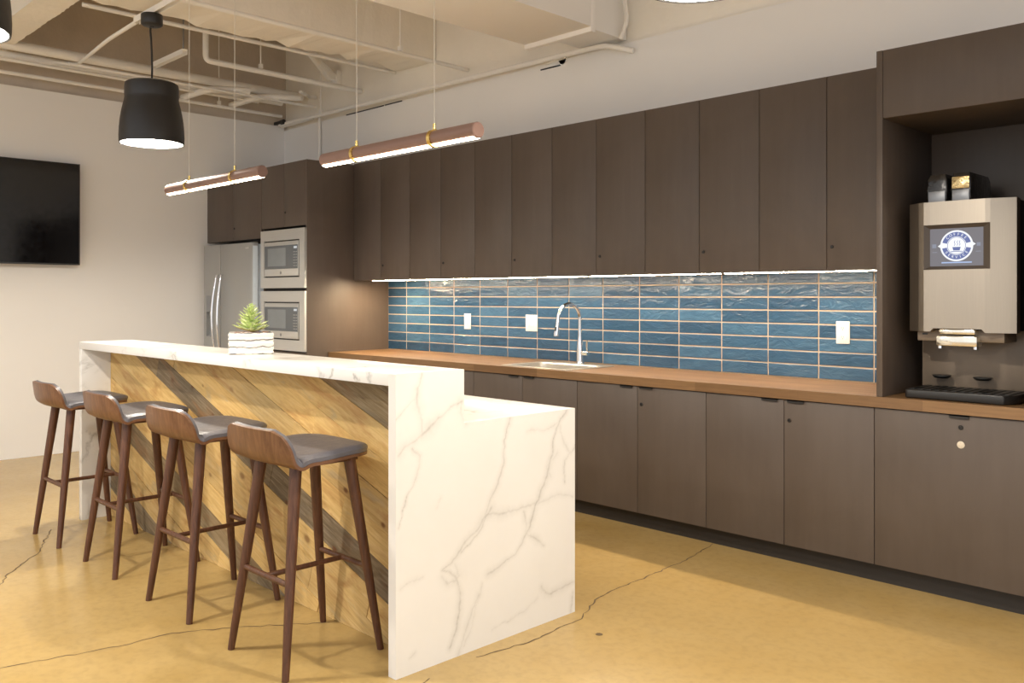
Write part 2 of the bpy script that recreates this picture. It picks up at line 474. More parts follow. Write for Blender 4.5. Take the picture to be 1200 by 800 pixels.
pipe('wall_pipe', [(-7.673,4.862,3.21),(-7.673,4.862,2.58)], .016, 'vertical conduit down the back wall behind the oven cabinet', group='wall pipes')
pipe('ceiling_pipe', [(-7.60,4.6,3.405),(-7.75,4.80,3.41),(-7.80,4.9,3.43)], .016, 'short kinked pipe end near the far corner')
pipe('hose', bend([(-3.79,4.845,4.15),(-3.787,4.845,3.457),(-3.76,4.845,3.30),(-3.82,4.845,3.19)], .12), .016, 'pale conduit bending down the back wall beside the soffit', 'conduit', 'wall pipes')
pipe('conduit', bend([(-8.1,2.50,3.40),(-8.05,2.68,3.40),(-6.638,2.42,3.27),(-6.06,2.40,3.27)], .12), .014, 'thin bent conduit rising from the wall pipes to the black lamp', 'conduit', 'ceiling pipes')
pipe('ceiling_pipe', [(-7.707,2.5,3.312),(-7.707,4.85,3.306)], .014, 'thin bright pipe between the elbowed pipe and the left wall, behind the lamp')
# lagged branch pipes near the corner
for k,(y,x) in enumerate(((3.75,-7.72),(4.25,-7.66))):
    pipe('branch_pipe', bend([(-8.34,y,3.335),(x-.12,y+.02,3.335),(x,y+.22,3.34),(x+.02,y+.36,3.35)], .1), .031,
         ('thick lagged branch pipe under the left wall pipes, nearer one','thick lagged branch pipe under the left wall pipes, in the far corner')[k], group='branch pipes')
# channel struts holding lamps
def strut(x0,x1,y,z,label):
    m = MB(); m.prism([(y-.021,z),(y-.021,z+.041),(y+.021,z+.041),(y+.021,z),(y+.016,z),(y+.016,z+.036),(y-.016,z+.036),(y-.016,z)],0,x0,x1)
    return tag(m.build('channel_strut', M['pipe']), label, 'strut', 'channel struts')
strut(-6.05,-1.1,2.395,3.253,'pale slotted metal channel holding the black dome lamp')
strut(-7.35,-6.75,3.05,3.31,'short slotted metal channel clamped under the left wall pipes')
m = MB(); m.tube([(-6.78,3.05,3.355),(-6.78,3.05,3.45),(-6.78,3.05,4.15)], .006, 8); tag(m.build('hanger_rod', M['galv'], smooth=True),'thin steel rod holding the short channel behind the black lamp','rod','hanger rods')
def rod(x,y,z0,z1,label):
    m = MB(); m.tube([(x,y,z0),(x,y,z1)], .006, 8); m.box(x-.02,x+.02,y-.012,y+.012,z0-.035,z0+.004)
    tag(m.build('hanger_rod', M['pipe']), label,'rod','hanger rods')
rod(-7.03,3.86,3.43,4.15,'thin hanger rod on the elbowed pipe')
rod(-5.504,4.22,3.35,4.15,'thin hanger rod on the bright pipe below the concrete beam')
rod(-8.3,4.10,3.345,4.15,'thin hanger rod on the lowest left wall pipe')
rod(-7.55,4.80,3.255,4.0,'thin hanger rod where the pipes meet in the far corner')
rod(-8.13,1.75,3.47,4.15,'thin hanger rod on the wall pipes at the left edge')
m = MB(); m.prism([(4.16,4.15),(4.20,4.15),(4.885,3.585),(4.885,3.535),(4.82,3.535)],0,-7.475,-7.405); m.box(-7.50,-7.38,4.88,4.934,3.50,3.63)
tag(m.build('ceiling_brace', M['pipe'], bevel=.003), 'diagonal painted steel brace running from ceiling down to back wall', 'brace')
m = MB(); m.lathe([(.026,0),(.026,.05),(.018,.06),(.0001,.06)], (-8.27,4.78,3.225), 16, 'x'); m.box(-8.40,-8.27,4.765,4.795,3.21,3.24)
tag(m.build('corner_sensor', M['satin_black'], smooth=True), 'small dark round sensor in the far upper corner', 'sensor')
m = MB(); m.tube(bend([(-4.56,WY+.0,3.16),(-4.46,WY+.0,3.17),(-4.36,WY+.0,3.19)],.03), .010, 8); m.lathe([(.035,0),(.035,.012),(.024,.016),(.0001,.016)], (-4.40,WY+.012,3.165), 20, 'y')
m.v = [(x, y if y < WY+.02 else y, z) for x,y,z in m.v]
tag(m.build('wall_bracket', M['pipe'], smooth=True), 'round painted bracket at the end of the back wall pipe', 'bracket')

# ------------------------------------------------------------------ island
ix0, ix1 = -5.84, -2.577
iy0, iym, iy1 = 1.955, 2.288, 2.945
ztop, zlow, th = 1.114, .903, .045
isl = thing('kitchen_island', ((ix0+ix1)/2, (iy0+iy1)/2, 0), 'white marble waterfall island with a raised bar and diagonal plank front', 'island')
# end panel (its outer face carries the veins)
VE = [
 ([(2.075,1.118),(2.052,1.047),(2.048,1.002),(2.067,.94),(2.081,.878),(1.967,.816)],.010,.55),
 ([(2.081,.878),(2.15,.932),(2.21,.972),(2.279,.99)],.011,.5),
 ([(2.279,.99),(2.27,.94),(2.30,.90)],.008,.35),
 ([(2.033,.838),(2.067,.804),(2.052,.738),(2.004,.677),(1.967,.55)],.006,.5),
 ([(2.431,.545),(2.347,.447),(2.283,.412),(2.241,.358),(2.17,.335),(2.241,.295),(2.262,.227),(2.241,.122),(2.214,.044)],.010,.55),
 ([(2.241,.358),(2.255,.31),(2.241,.295)],.012,.35),
 ([(2.17,.335),(2.20,.30),(2.241,.295)],.009,.4),
 ([(2.369,.218),(2.347,.167),(2.273,.051),(2.256,.001)],.007,.5),
 ([(1.976,.323),(2.033,.343),(2.081,.347)],.006,.3),
 ([(1.936,.923),(1.976,.964),(2.048,1.017)],.006,.3),
 ([(2.543,.903),(2.512,.808),(2.493,.725),(2.457,.633),(2.408,.551),(2.373,.48),(2.271,.399)],.008,.55),
 ([(2.889,.898),(2.847,.839),(2.806,.705),(2.749,.575),(2.715,.512),(2.657,.427),(2.637,.404),(2.571,.324),(2.479,.297),(2.416,.285)],.008,.5),
 ([(2.408,.518),(2.534,.509),(2.628,.513),(2.725,.517),(2.826,.528),(2.932,.511)],.010,.4),
 ([(2.637,.404),(2.696,.373),(2.745,.332)],.007,.45),
 ([(2.637,.404),(2.64,.45),(2.62,.50)],.009,.4),
 ([(2.725,.162),(2.775,.119),(2.847,.13),(2.942,.133)],.008,.45),
 ([(2.847,.839),(2.889,.75),(2.921,.704),(2.878,.674),(2.878,.583)],.006,.4),
 ([(2.921,.704),(2.945,.74)],.005,.5),
 ([(2.93,.09),(2.915,.0)],.006,.5),
 ([(2.381,.248),(2.355,.165),(2.321,.086),(2.288,.032)],.005,.3),
 ([(2.647,.833),(2.745,.829),(2.826,.848)],.005,.28),
 ([(2.443,.053),(2.628,.084),(2.705,.119)],.005,.25),
 ([(2.79,.62),(2.76,.66),(2.83,.72)],.008,.25),
 ([(2.02,.06),(2.045,.075)],.006,.35),
 ([(2.15,.60),(2.17,.63)],.006,.2),
]
def vein_grid():
    """outer face of the end slab as a fine grid with a vein weight at every vertex"""
    rng = np.random.RandomState(3); dy = .0045
    ys = np.linspace(iy0, iy1, int((iy1-iy0)/dy)+1)
    ys[np.argmin(abs(ys-iym))] = iym
    zs = np.linspace(0, ztop, int(ztop/dy)+1)
    kz = int(np.argmin(abs(zs-zlow))); zs[kz] = zlow
    Y, Z = np.meshgrid(ys, zs, indexing='ij'); W = np.zeros_like(Y)
    for pts, w, s in VE:
        P = []
        for a, c in zip(pts[:-1], pts[1:]):
            L = math.dist(a, c); n = max(2, int(L/.012))
            for i in range(n):
                t = i/n; P.append((a[0]+(c[0]-a[0])*t, a[1]+(c[1]-a[1])*t))
        P.append(pts[-1]); P = np.array(P)
        jit = np.cumsum(rng.normal(0,.0035,P.shape),0); tt = np.linspace(0,1,len(P))[:,None]
        P = P + (jit - jit[-1]*tt)*.8
        ww = w*1.35*np.interp(np.linspace(0,1,len(P)), np.linspace(0,1,7), rng.uniform(.35,1.15,7))
        ss = s*1.15*np.interp(np.linspace(0,1,len(P)), np.linspace(0,1,6), rng.uniform(.45,1.1,6))
        lo = P.min(0)-.05; hi = P.max(0)+.05
        i0, i1 = np.searchsorted(ys, [lo[0],hi[0]]); j0, j1 = np.searchsorted(zs, [lo[1],hi[1]])
        if i1 <= i0 or j1 <= j0: continue
        sy = Y[i0:i1,j0:j1]; sz = Z[i0:i1,j0:j1]; best = np.zeros_like(sy)
        for k in range(len(P)-1):
            a = P[k]; d = P[k+1]-a; L2 = d@d + 1e-12
            t = np.clip(((sy-a[0])*d[0]+(sz-a[1])*d[1])/L2, 0, 1)
            ds = np.hypot(sy-a[0]-t*d[0], sz-a[1]-t*d[1])
            core = ss[k]*np.clip(1-ds/(ww[k]*.75), 0, 1)
            halo = ss[k]*.45*np.clip(1-ds/(ww[k]*3.4), 0, 1)**1.6
            best = np.maximum(best, np.maximum(core, halo))
        W[i0:i1,j0:j1] = np.maximum(W[i0:i1,j0:j1], best)
    return ys, zs, kz, W
ys, zs, kz, W = vein_grid()
vs = []; idx = {}; fs = []; wv = []
for i, y in enumerate(ys):
    for j, z in enumerate(zs):
        if y > iym+1e-9 and j > kz: continue
        idx[(i,j)] = len(vs); vs.append((ix1, y, z)); wv.append(float(W[i,j]))
for i in range(len(ys)-1):
    for j in range(len(zs)-1):
        q = [(i,j),(i+1,j),(i+1,j+1),(i,j+1)]
        if all(k in idx for k in q): fs.append(tuple(idx[k] for k in q))
# slab body: inner face and rim
poly = [(iy0,0),(iy1,0),(iy1,zlow),(iym,zlow),(iym,ztop),(iy0,ztop)]
n0 = len(vs)
vs += [(ix1-th+.001,p[0],p[1]) for p in poly] + [(ix1-.0002,p[0],p[1]) for p in poly]; wv += [0]*(2*len(poly))
fs.append(tuple(n0+k for k in range(len(poly)-1,-1,-1)))
for k in range(len(poly)):
    k2 = (k+1) % len(poly); fs.append((n0+k, n0+k2, n0+6+k2, n0+6+k))
m = MB(); m.add(vs, fs); ep = m.build('end_panel', M['marble_end'], isl, fixn=False)
at = ep.data.attributes.new('vein','FLOAT','POINT'); at.data.foreach_set('value', wv)
m = MB(); m.prism([(iy0,0),(iym,0),(iym,ztop-th),(iy0,ztop-th)],0,ix0,ix0+th); m.build('end_panel', M['marble'], isl, bevel=.001)
m = MB(); m.box(ix0, ix1-th, iy0, iym, ztop-th, ztop); m.build('bar_top', M['marble'], isl, bevel=.0015)
m = MB(); m.box(ix0, ix1-th, iym+.001, iy1, zlow-th, zlow); m.build('counter_top', M['marble'], isl, bevel=.0015)
m = MB(); m.box(ix0+.004, ix1-th, iym-.02, iym, zlow-th, ztop-th); m.build('riser', M['marble'], isl)
m = MB(); m.box(ix0+.02, ix1-th-.002, 2.165, iym-.021, .0, ztop-th); m.box(ix0+.02, ix1-th-.002, iym, iy1-.03, .09, zlow-th-.001); m.box(ix0+.02, ix1-th-.002, iym, iy1-.09, 0, .09)
m.build('body', M['cab'], isl)
# diagonal planks
def clip(poly, a, c, d):
    """keep a*x+c*z<=d"""
    out = []
    for i in range(len(poly)):
        p, q = poly[i], poly[(i+1) % len(poly)]
        fp, fq = a*p[0]+c*p[1]-d, a*q[0]+c*q[1]-d
        if fp <= 0: out.append(p)
        if fp*fq < 0:
            t = fp/(fp-fq); out.append((p[0]+(q[0]-p[0])*t, p[1]+(q[1]-p[1])*t))
    return out
SL = .345
bounds = [.17,.02,-.12,-.26,-.40,-.54,-.685,-.823,-.965,-1.108,-1.25,-1.393,-1.536,-1.68,-1.822,-1.965,-2.10]
tones = [.80,.78,.12,.05,.30,.10,.80,.10,.18,.05,.82,.06,.16,.80,.12,.25]
px0, px1, pz0, pz1 = ix0+th+.001, ix1-th-.001, .001, ztop-th-.001
m = MB(); seed = 1
rr = random.Random(11)
for k in range(len(tones)):
    hi, lo = bounds[k], bounds[k+1]
    # along-plank coordinate u = x - SL*z ; butt joints
    cuts = [-9]; u = -6.6 + rr.uniform(0,1.4)
    while u < -2: cuts.append(u); u += rr.uniform(1.1,2.0)
    cuts.append(0)
    for c0, c1 in zip(cuts[:-1], cuts[1:]):
        g = .0012
        poly = [(px0,pz0),(px1,pz0),(px1,pz1),(px0,pz1)]
        poly = clip(poly, SL, 1, hi-g); poly = clip(poly, -SL, -1, -(lo+g)) if poly else poly
        poly = clip(poly, 1, -SL, c1-g) if poly else poly; poly = clip(poly, -1, SL, -(c0+g)) if poly else poly
        if len(poly) < 3: continue
        t = min(.97, max(.01, tones[k] + rr.uniform(-.06,.10)))
        dep = rr.uniform(0,.004)
        m.prism(poly, 1, 2.131-dep, 2.163, seed + t); seed += 1
m.build('plank_cladding', M['plank'], isl, attr='plank')

# ------------------------------------------------------------------ bar stools
def catmull(P, n):
    out = []
    Q = [P[0]] + P + [P[-1]]
    for i in range(1, len(Q)-2):
        for k in range(n):
            t = k/n; a, b_, c, d = Q[i-1], Q[i], Q[i+1], Q[i+2]
            out.append(tuple(.5*((2*b_[j]) + (-a[j]+c[j])*t + (2*a[j]-5*b_[j]+4*c[j]-d[j])*t*t + (-a[j]+3*b_[j]-3*c[j]+d[j])*t**3) for j in range(2)))
    out.append(P[-1]); return out
def resample(P, n):
    d = [0]
    for a, c in zip(P[:-1], P[1:]): d.append(d[-1]+math.dist(a,c))
    L = d[-1]; out = []; k = 0
    for i in range(n):
        s = L*i/(n-1)
        while k < len(P)-2 and d[k+1] < s: k += 1
        t = (s-d[k])/max(1e-9, d[k+1]-d[k]); out.append((P[k][0]+(P[k+1][0]-P[k][0])*t, P[k][1]+(P[k+1][1]-P[k][1])*t))
    return out, L
PROF = [(.203,.772),(.170,.778),(.09,.777),(.0,.771),(-.08,.767),(-.165,.768),(-.205,.774),(-.230,.791),(-.242,.818),(-.248,.852),(-.252,.884),(-.255,.906)]
NU, NV = 25, 44
prof, PL = resample(catmull(PROF, 10), NV)
def half_w(s, inset):
    W_ = .245 - .004*max(0, 1-(PL-s)/.16) - .014*max(0, 1-s/.3)
    rf, rb = .12, .088
    w = W_
    e0, e1 = max(0., s), max(0., PL-s)
    if e0 < rf: w = W_ - rf + math.sqrt(max(0, rf*rf-(rf-e0)**2))
    if e1 < rb: w = min(w, W_ - rb + math.sqrt(max(0, rb*rb-(rb-e1)**2)))
    return w - inset
def shell_point(u, vi, inset=0):
    s = PL*vi/(NV-1); y, z = prof[vi]
    w = half_w(s, inset); x = w*u
    k = (x/.245)
    sb = min(1, max(0, (s-.20*PL/.5)/(.22)))       # 0 on the seat, 1 on the back
    sb = min(1, max(0, (s-.31)/.12)); sb = sb*sb*(3-2*sb)
    sf = min(1, max(0, 1-s/.16))
    y += .040*k*k*sb - .035*k*k*sf
    z += .010*k*k*(1-sb)*(1-.6*sf) - .010*k**4*sb
    if inset:
        pass
    return Vector((x, y, z))
def layer(off, inset, pinch):
    pts = [[shell_point(-1+2*i/(NU-1), j, inset) for i in range(NU)] for j in range(NV)]
    out = []
    for j in range(NV):
        row = []
        for i in range(NU):
            a = pts[j][min(i+1,NU-1)]-pts[j][max(i-1,0)]; c = pts[min(j+1,NV-1)][i]-pts[max(j-1,0)][i]
            n = a.cross(c); n.normalize()
            n = -n
            u = abs(-1+2*i/(NU-1)); s = PL*j/(NV-1)
            k = 1.0
            if pinch:
                k = (1-u**10)**.5 * min(1, (min(s, PL-s)/.03))**.5 if min(s,PL-s) > 0 else 0
                k = .62 + .38*k
            row.append(pts[j][i] + n*off*k)
        out.append(row)
    return out
def closed(l0, l1):
    m = MB(); v = [p for r in l0 for p in r] + [p for r in l1 for p in r]; n = NU*NV; f = []
    for j in range(NV-1):
        for i in range(NU-1):
            a = j*NU+i; f.append((a,a+1,a+NU+1,a+NU)); f.append((n+a,n+a+NU,n+a+NU+1,n+a+1))
    rim = [i for i in range(NU)] + [j*NU+NU-1 for j in range(1,NV)] + [(NV-1)*NU+i for i in range(NU-2,-1,-1)] + [j*NU for j in range(NV-2,0,-1)]
    for k in range(len(rim)):
        a, c = rim[k], rim[(k+1) % len(rim)]; f.append((a,n+a,n+c,c))
    m.add(v, f); return m
def make_stool():
    t = thing('bar_stool', (0,0,0), '', 'bar stool', 'walnut bar stools at the island')
    sh = closed(layer(-.002,0,False), layer(.010,0,False)); sh.build('seat_shell', M['walnut_shell'], t, smooth=True)
    pd = closed(layer(.0105,.003,False), layer(.040,.003,True)); pd.build('seat_pad', M['leather'], t, smooth=True)
    m = MB(); m.box(-.15,.15,-.145,.145,.752,.7635); m.build('seat_frame', M['walnut_leg'], t, bevel=.004)
    top = {}; foot = {}
    for sx in (-1,1):
        for sy in (-1,1):
            a = Vector((sx*.128, -.122 if sy < 0 else .118, .760)); c = Vector((sx*.207, sy*.212, 0)); top[sx,sy] = a; foot[sx,sy] = c
            n = 8; m = MB()
            m.tube([c + (a-c)*(i/n) for i in range(n+1)], [.0135+.0105*(i/n)**.8 for i in range(n+1)], 16); m.build('leg', M['walnut_leg'], t, smooth=True)
    at = lambda sx,sy,z: foot[sx,sy] + (top[sx,sy]-foot[sx,sy])*(z/.76)
    zs_ = .33
    for sy in (-1,1):
        a, c = at(-1,sy,zs_), at(1,sy,zs_)
        m = MB(); m.tube([a,(a+c)/2,c], .0115, 12); m.build('stretcher', M['walnut_leg'], t, smooth=True)
    a = (at(-1,-1,zs_)+at(1,-1,zs_))/2; c = (at(-1,1,zs_)+at(1,1,zs_))/2
    m = MB(); m.tube([a,c], .0105, 12); m.build('stretcher', M['walnut_leg'], t, smooth=True)
    return t
st = make_stool()
stl = ['walnut bar stool nearest the camera, its grey seat in full view beside the marble end',
       'second walnut bar stool from the marble end, just behind the nearest stool',
       'third walnut bar stool from the marble end, second from the white wall',
       'farthest walnut bar stool, standing in front of the white wall at the island\'s far end']
for k, (x, y, a) in enumerate(((-3.055,1.874,0),(-3.848,1.873,.5),(-4.675,1.877,-.5),(-5.449,1.860,0))):
    o = st if k == 0 else copy_tree(st)
    o.location = (x,y,0); o.rotation_euler = (0,0,math.radians(a)); o['label'] = stl[k]

# ------------------------------------------------------------------ wall cabinets
YU, ZU0, ZU1 = 4.50, 1.54, 2.572
def lock(x, y, z, parent, r=.0095):
    m = MB(); m.lathe([(r,0),(r,-.004),(r*.8,-.006),(r*.5,-.006),(r*.45,-.003),(.0001,-.003)], (x,y,z), 16, 'y')
    m.build('lock', M['satin_black'], parent, smooth=True)
ulab = ['pair of brown wall cabinets at the far left end, against the oven tower',
        'second pair of brown wall cabinets from the oven tower',
        'third pair of brown wall cabinets from the oven tower, left of the faucet',
        'fourth pair of brown wall cabinets from the oven tower, directly above the faucet',
        'fifth pair of brown wall cabinets from the oven tower',
        'last pair of brown wall cabinets, next to the coffee alcove']
for k in range(6):
    x0 = -6.545+.004 + .7975*k; x1 = x0 + .7975
    w = thing('wall_cabinet', ((x0+x1)/2, (YU+WY)/2, ZU0), ulab[k], 'cabinet', 'wall cabinets above the tiles')
    m = MB(); m.box(x0+.0005,x1-.0005,YU+.021,WY+.01,ZU0,ZU1); m.build('body', M['cab'], w)
    xm = (x0+x1)/2
    for a, c, lk in ((x0,xm,False),(xm,x1,True)):
        m = MB(); m.box(a+.0018,c-.0018,YU,YU+.019,ZU0-.002,ZU1); d = m.build('door', M['cab'], w, bevel=.0012)
        if lk: lock(a+.030, YU, ZU0+.122, d)
        m = MB(); xx = c-.10 if not lk else a+.012
        m.box(xx,xx+.088,YU-.004,YU+.012,ZU0-.006,ZU0-.0025); m.build('edge_pull', M['satin_black'], d)
# LED strips
llab = ['shortest glowing light strip under the cabinets, beside the oven tower','glowing light strip under the cabinets, second from the oven tower',
        'glowing light strip under the cabinets, third from the oven tower','glowing light strip under the cabinets, above the faucet and to its right','glowing light strip under the cabinets nearest the coffee alcove']
for k, (a, c) in enumerate(((-6.312,-5.982),(-5.959,-4.928),(-4.908,-3.880),(-3.842,-2.838),(-2.804,-1.800))):
    t = thing('light_strip', ((a+c)/2,4.55,ZU0-.014), llab[k], 'light', 'light strips under the wall cabinets')
    m = MB(); m.box(a,c,4.535,4.565,ZU0-.006,ZU0); m.build('housing', M['galv'], t)
    m = MB(); m.box(a+.004,c-.004,4.537,4.563,ZU0-.0088,ZU0-.0062); m.build('diffuser', M['led_em'] if k else M['led_hot'], t)

# ------------------------------------------------------------------ base cabinets
YB, ZB0, ZB1 = 4.25, .10, .862
def pull(x0, x1, parent):
    m = MB(); m.box(x0,x1,YB-.011,YB+.012,ZB1-.0065,ZB1-.004); m.box(x0,x1,YB-.011,YB-.0085,ZB1-.016,ZB1-.004)
    m.build('edge_pull', M['satin_black'], parent)
blab = ['brown base cabinet farthest left, mostly hidden behind the marble island','brown base cabinet behind the island, left of the sink cabinet','brown sink base cabinet with two doors under the faucet',
        'brown two-door base cabinet just right of the sink cabinet and island','brown two-door base cabinet left of the wide trash pull-out']
bx = [(-6.54,-5.615),(-5.615,-4.684),(-4.684,-3.700),(-3.700,-2.742),(-2.742,-1.794)]
for k, (x0, x1) in enumerate(bx):
    w = thing('base_cabinet', ((x0+x1)/2,4.56,ZB0), blab[k], 'cabinet', 'base cabinets under the wooden counter')
    m = MB(); m.box(x0+.0005,x0+.018,YB+.021,WY,ZB0,ZB1); m.box(x1-.018,x1-.0005,YB+.021,WY,ZB0,ZB1); m.box(x0+.018,x1-.018,YB+.021,WY,ZB0,ZB0+.018); m.box(x0+.018,x1-.018,WY-.01,WY,ZB0+.018,ZB1); m.box(x0+.018,x1-.018,YB+.021,YB+.03,ZB0+.018,ZB1)
    m.build('body', M['cab'], w)
    xm = (x0+x1)/2
    for a, c, rt in ((x0,xm,False),(xm,x1,True)):
        m = MB(); m.box(a+.0018,c-.0018,YB,YB+.019,ZB0,ZB1-.004); d = m.build('door', M['cab'], w, bevel=.0012)
        if rt: pull(a+.022, a+.112, d)
        else: pull(c-.125, c-.035, d)
        if rt and k > 2: lock(a+.030, YB, .753, d, .010)
x0, x1 = -1.794, -1.085
w = thing('base_cabinet', ((x0+x1)/2,4.56,ZB0), 'wide brown pull-out base cabinet with a round sticker, below the coffee machine', 'cabinet', 'base cabinets under the wooden counter')
m = MB(); m.box(x0+.0005,x1,YB+.021,WY,ZB0,ZB1); m.build('body', M['cab'], w)
m = MB(); m.box(x0+.0018,x1,YB,YB+.019,ZB0,ZB1-.004); d = m.build('door', M['cab'], w, bevel=.0012)
pull(-1.448,-1.364,d); lock(-1.400,YB,.805,d,.0105)
m = MB(); m.lathe([(.0165,0),(.0165,-.002),(.0145,-.003),(.0001,-.003)], (-1.400,YB,.726), 24, 'y'); st_ = m.build('sticker', M['badge'], d, smooth=True)
st_['label'] = 'round cream sticker'
b = MB(); b.box(-6.54,-1.085,4.317,4.335,0,ZB0-.002); tag(b.build('toe_kick', M['kick']), 'dark recessed plinth board along the foot of the base cabinets', 'plinth')

# ------------------------------------------------------------------ counter, sink, faucet
CX0, CX1, CY0, CY1, CZ0, CZ1 = -6.543, -1.085, 4.235, WY, .8635, .915
SX0, SX1, SY0, SY1 = -4.44, -3.80, 4.275, 4.775         # sink outer rim
hx0, hx1, hy0, hy1 = SX0+.02, SX1-.02, SY0+.02, SY1-.02
m = MB(); m.box(CX0,hx0,CY0,CY1,CZ0,CZ1); m.box(hx1,CX1,CY0,CY1,CZ0,CZ1); m.box(hx0,hx1,CY0,hy0,CZ0,CZ1); m.box(hx0,hx1,hy1,CY1,CZ0,CZ1)
tag(m.build('countertop', M['counter']), 'long walnut butcher block countertop along the back wall', 'countertop')
def rrect(x0,x1,y0,y1,r,n=6):
    P = []
    for cx, cy, a0 in ((x1-r,y1-r,0),(x0+r,y1-r,PI/2),(x0+r,y0+r,PI),(x1-r,y0+r,1.5*PI)):
        for k in range(n+1):
            a = a0 + PI/2*k/n; P.append((cx+r*math.cos(a), cy+r*math.sin(a)))
    return P
def loft(m, rings):
    n = len(rings[0]); v = [p for r in rings for p in r]; f = []
    for i in range(len(rings)-1):
        for k in range(n):
            k2 = (k+1) % n; f.append((i*n+k,i*n+k2,(i+1)*n+k2,(i+1)*n+k))
    f.append(tuple((len(rings)-1)*n+k for k in range(n)))
    m.add(v, f); return m
sk = thing('sink', ((SX0+SX1)/2,(SY0+SY1)/2,CZ1), 'drop-in stainless steel sink set into the wooden counter', 'sink')
R = lambda x0,x1,y0,y1,r,z: [(p[0],p[1],z) for p in rrect(x0,x1,y0,y1,r)]
bx0,bx1,by0,by1 = SX0+.045,SX1-.045,SY0+.045,SY1-.11
m = MB(); loft(m, [R(SX0,SX1,SY0,SY1,.03,CZ1+.0005),R(SX0,SX1,SY0,SY1,.03,CZ1+.004),R(SX0+.006,SX1-.006,SY0+.006,SY1-.006,.028,CZ1+.0065),
                   R(bx0-.008,bx1+.008,by0-.008,by1+.008,.055,CZ1+.0055),R(bx0,bx1,by0,by1,.05,CZ1-.002),R(bx0+.012,bx1-.012,by0+.012,by1-.012,.05,CZ1-.15),R(bx0+.04,bx1-.04,by0+.04,by1-.04,.04,CZ1-.175)])
m.build('basin', M['sink'], sk, smooth=True, fixn=False)
m = MB(); m.lathe([(.04,.0),(.04,.004),(.03,.005),(.012,.002),(.0001,.002)], ((bx0+bx1)/2,(by0+by1)/2,CZ1-.1745), 24); m.build('drain', M['chrome'], sk, smooth=True)
fx, fy, fz = -4.095, 4.735, CZ1+.0065
fc = thing('faucet', (fx,fy,fz), 'chrome gooseneck pull-down faucet standing behind the sink', 'faucet')
m = MB(); m.lathe([(.030,0),(.030,.006),(.027,.012),(.026,.02),(.024,.10),(.021,.14),(.0135,.20),(.0128,.26),(.0001,.26)], (fx,fy,fz), 28); m.build('body', M['chrome'], fc, smooth=True)
arc = [(fx,fy,fz+.25)]; ra = .105; cz = fz+.318
for k in range(0, 21):
    a = PI*k/20*1.02; arc.append((fx-.02*k/20, fy-ra+ra*math.cos(a), cz+ra*math.sin(a)))
lx = arc[-1]
m = MB(); m.tube(arc, .0125, 14); m.build('spout', M['chrome'], fc, smooth=True)
m = MB(); m.tube([(lx[0],lx[1],lx[2]+.005),(lx[0]-.001,lx[1]-.004,lx[2]-.03),(lx[0]-.003,lx[1]-.014,lx[2]-.10),(lx[0]-.003,lx[1]-.015,lx[2]-.112)], [.0135,.0155,.0195,.018], 18); sh_ = m.build('spray_head', M['chrome'], fc, smooth=True)
m = MB(); m.box(lx[0]-.006,lx[0]+.006,lx[1]-.030,lx[1]-.022,lx[2]-.075,lx[2]-.045); m.build('button', M['black'], sh_, bevel=.002)
m = MB(); m.tube([(fx+.015,fy,fz+.075),(fx+.075,fy,fz+.075)], .016, 18); m.tube([(fx+.066,fy,fz+.078),(fx+.070,fy-.008,fz+.11),(fx+.082,fy-.022,fz+.17)], [.0075,.0065,.0055], 12); m.build('handle', M['chrome'], fc, smooth=True)

# ------------------------------------------------------------------ tile backsplash
TX0, TX1, TZ0, TZ1 = -6.543, -1.78, CZ1+.0005, ZU0-.0005
bs = thing('tile_backsplash', ((TX0+TX1)/2, WY+.006, TZ0), 'glossy blue handmade tile backsplash with tan grout', 'backsplash')
m = MB(); m.box(TX0,TX1,WY+.003,WY+.0118,TZ0,TZ1); m.build('grout', M['grout'], bs)
m = MB(); rt = random.Random(5); g = .0038; pw = .3237; ph = .0797
xr = -2.060; xs = [xr + pw*2 - pw*k for k in range(20)]; cols = []
for k in range(-15, 2):
    a, c = xr + pw*k, xr + pw*(k+1)
    a2, c2 = max(a,TX0+.002), min(c,TX1-.002)
    if c2-a2 > .02: cols.append((a2,c2))
for a, c in cols:
    z = TZ0+.001
    while z < TZ1-.012:
        z1 = min(z+ph, TZ1-.001)
        tx, tz = rt.uniform(-.004,.004), rt.uniform(-.012,.012)
        wob = [rt.uniform(-.0009,.0009) for _ in range(4)]
        y = WY-.0005
        def yy(x,zz): return y + (x-(a+c)/2)*tx*.35 + (zz-(z+z1)/2)*tz
        A = [(a+g,z+g+wob[0]),(c-g,z+g+wob[1]),(c-g,z1-g+wob[2]),(a+g,z1-g+wob[3])]
        i = .0022
        I = [(A[0][0]+i,A[0][1]+i),(A[1][0]-i,A[1][1]+i),(A[2][0]-i,A[2][1]-i),(A[3][0]+i,A[3][1]-i)]
        v = [(p[0],WY+.004,p[1]) for p in A] + [(p[0],yy(*p)+.0014,p[1]) for p in A] + [(p[0],yy(*p),p[1]) for p in I]
        f = [(0,1,5,4),(1,2,6,5),(2,3,7,6),(3,0,4,7),(4,5,9,8),(5,6,10,9),(6,7,11,10),(7,4,8,11),(8,9,10,11)]
        m.add(v, f, rt.random()); z = z1
m.build('tiles', M['tile'], bs, attr='tone', fixn=False)
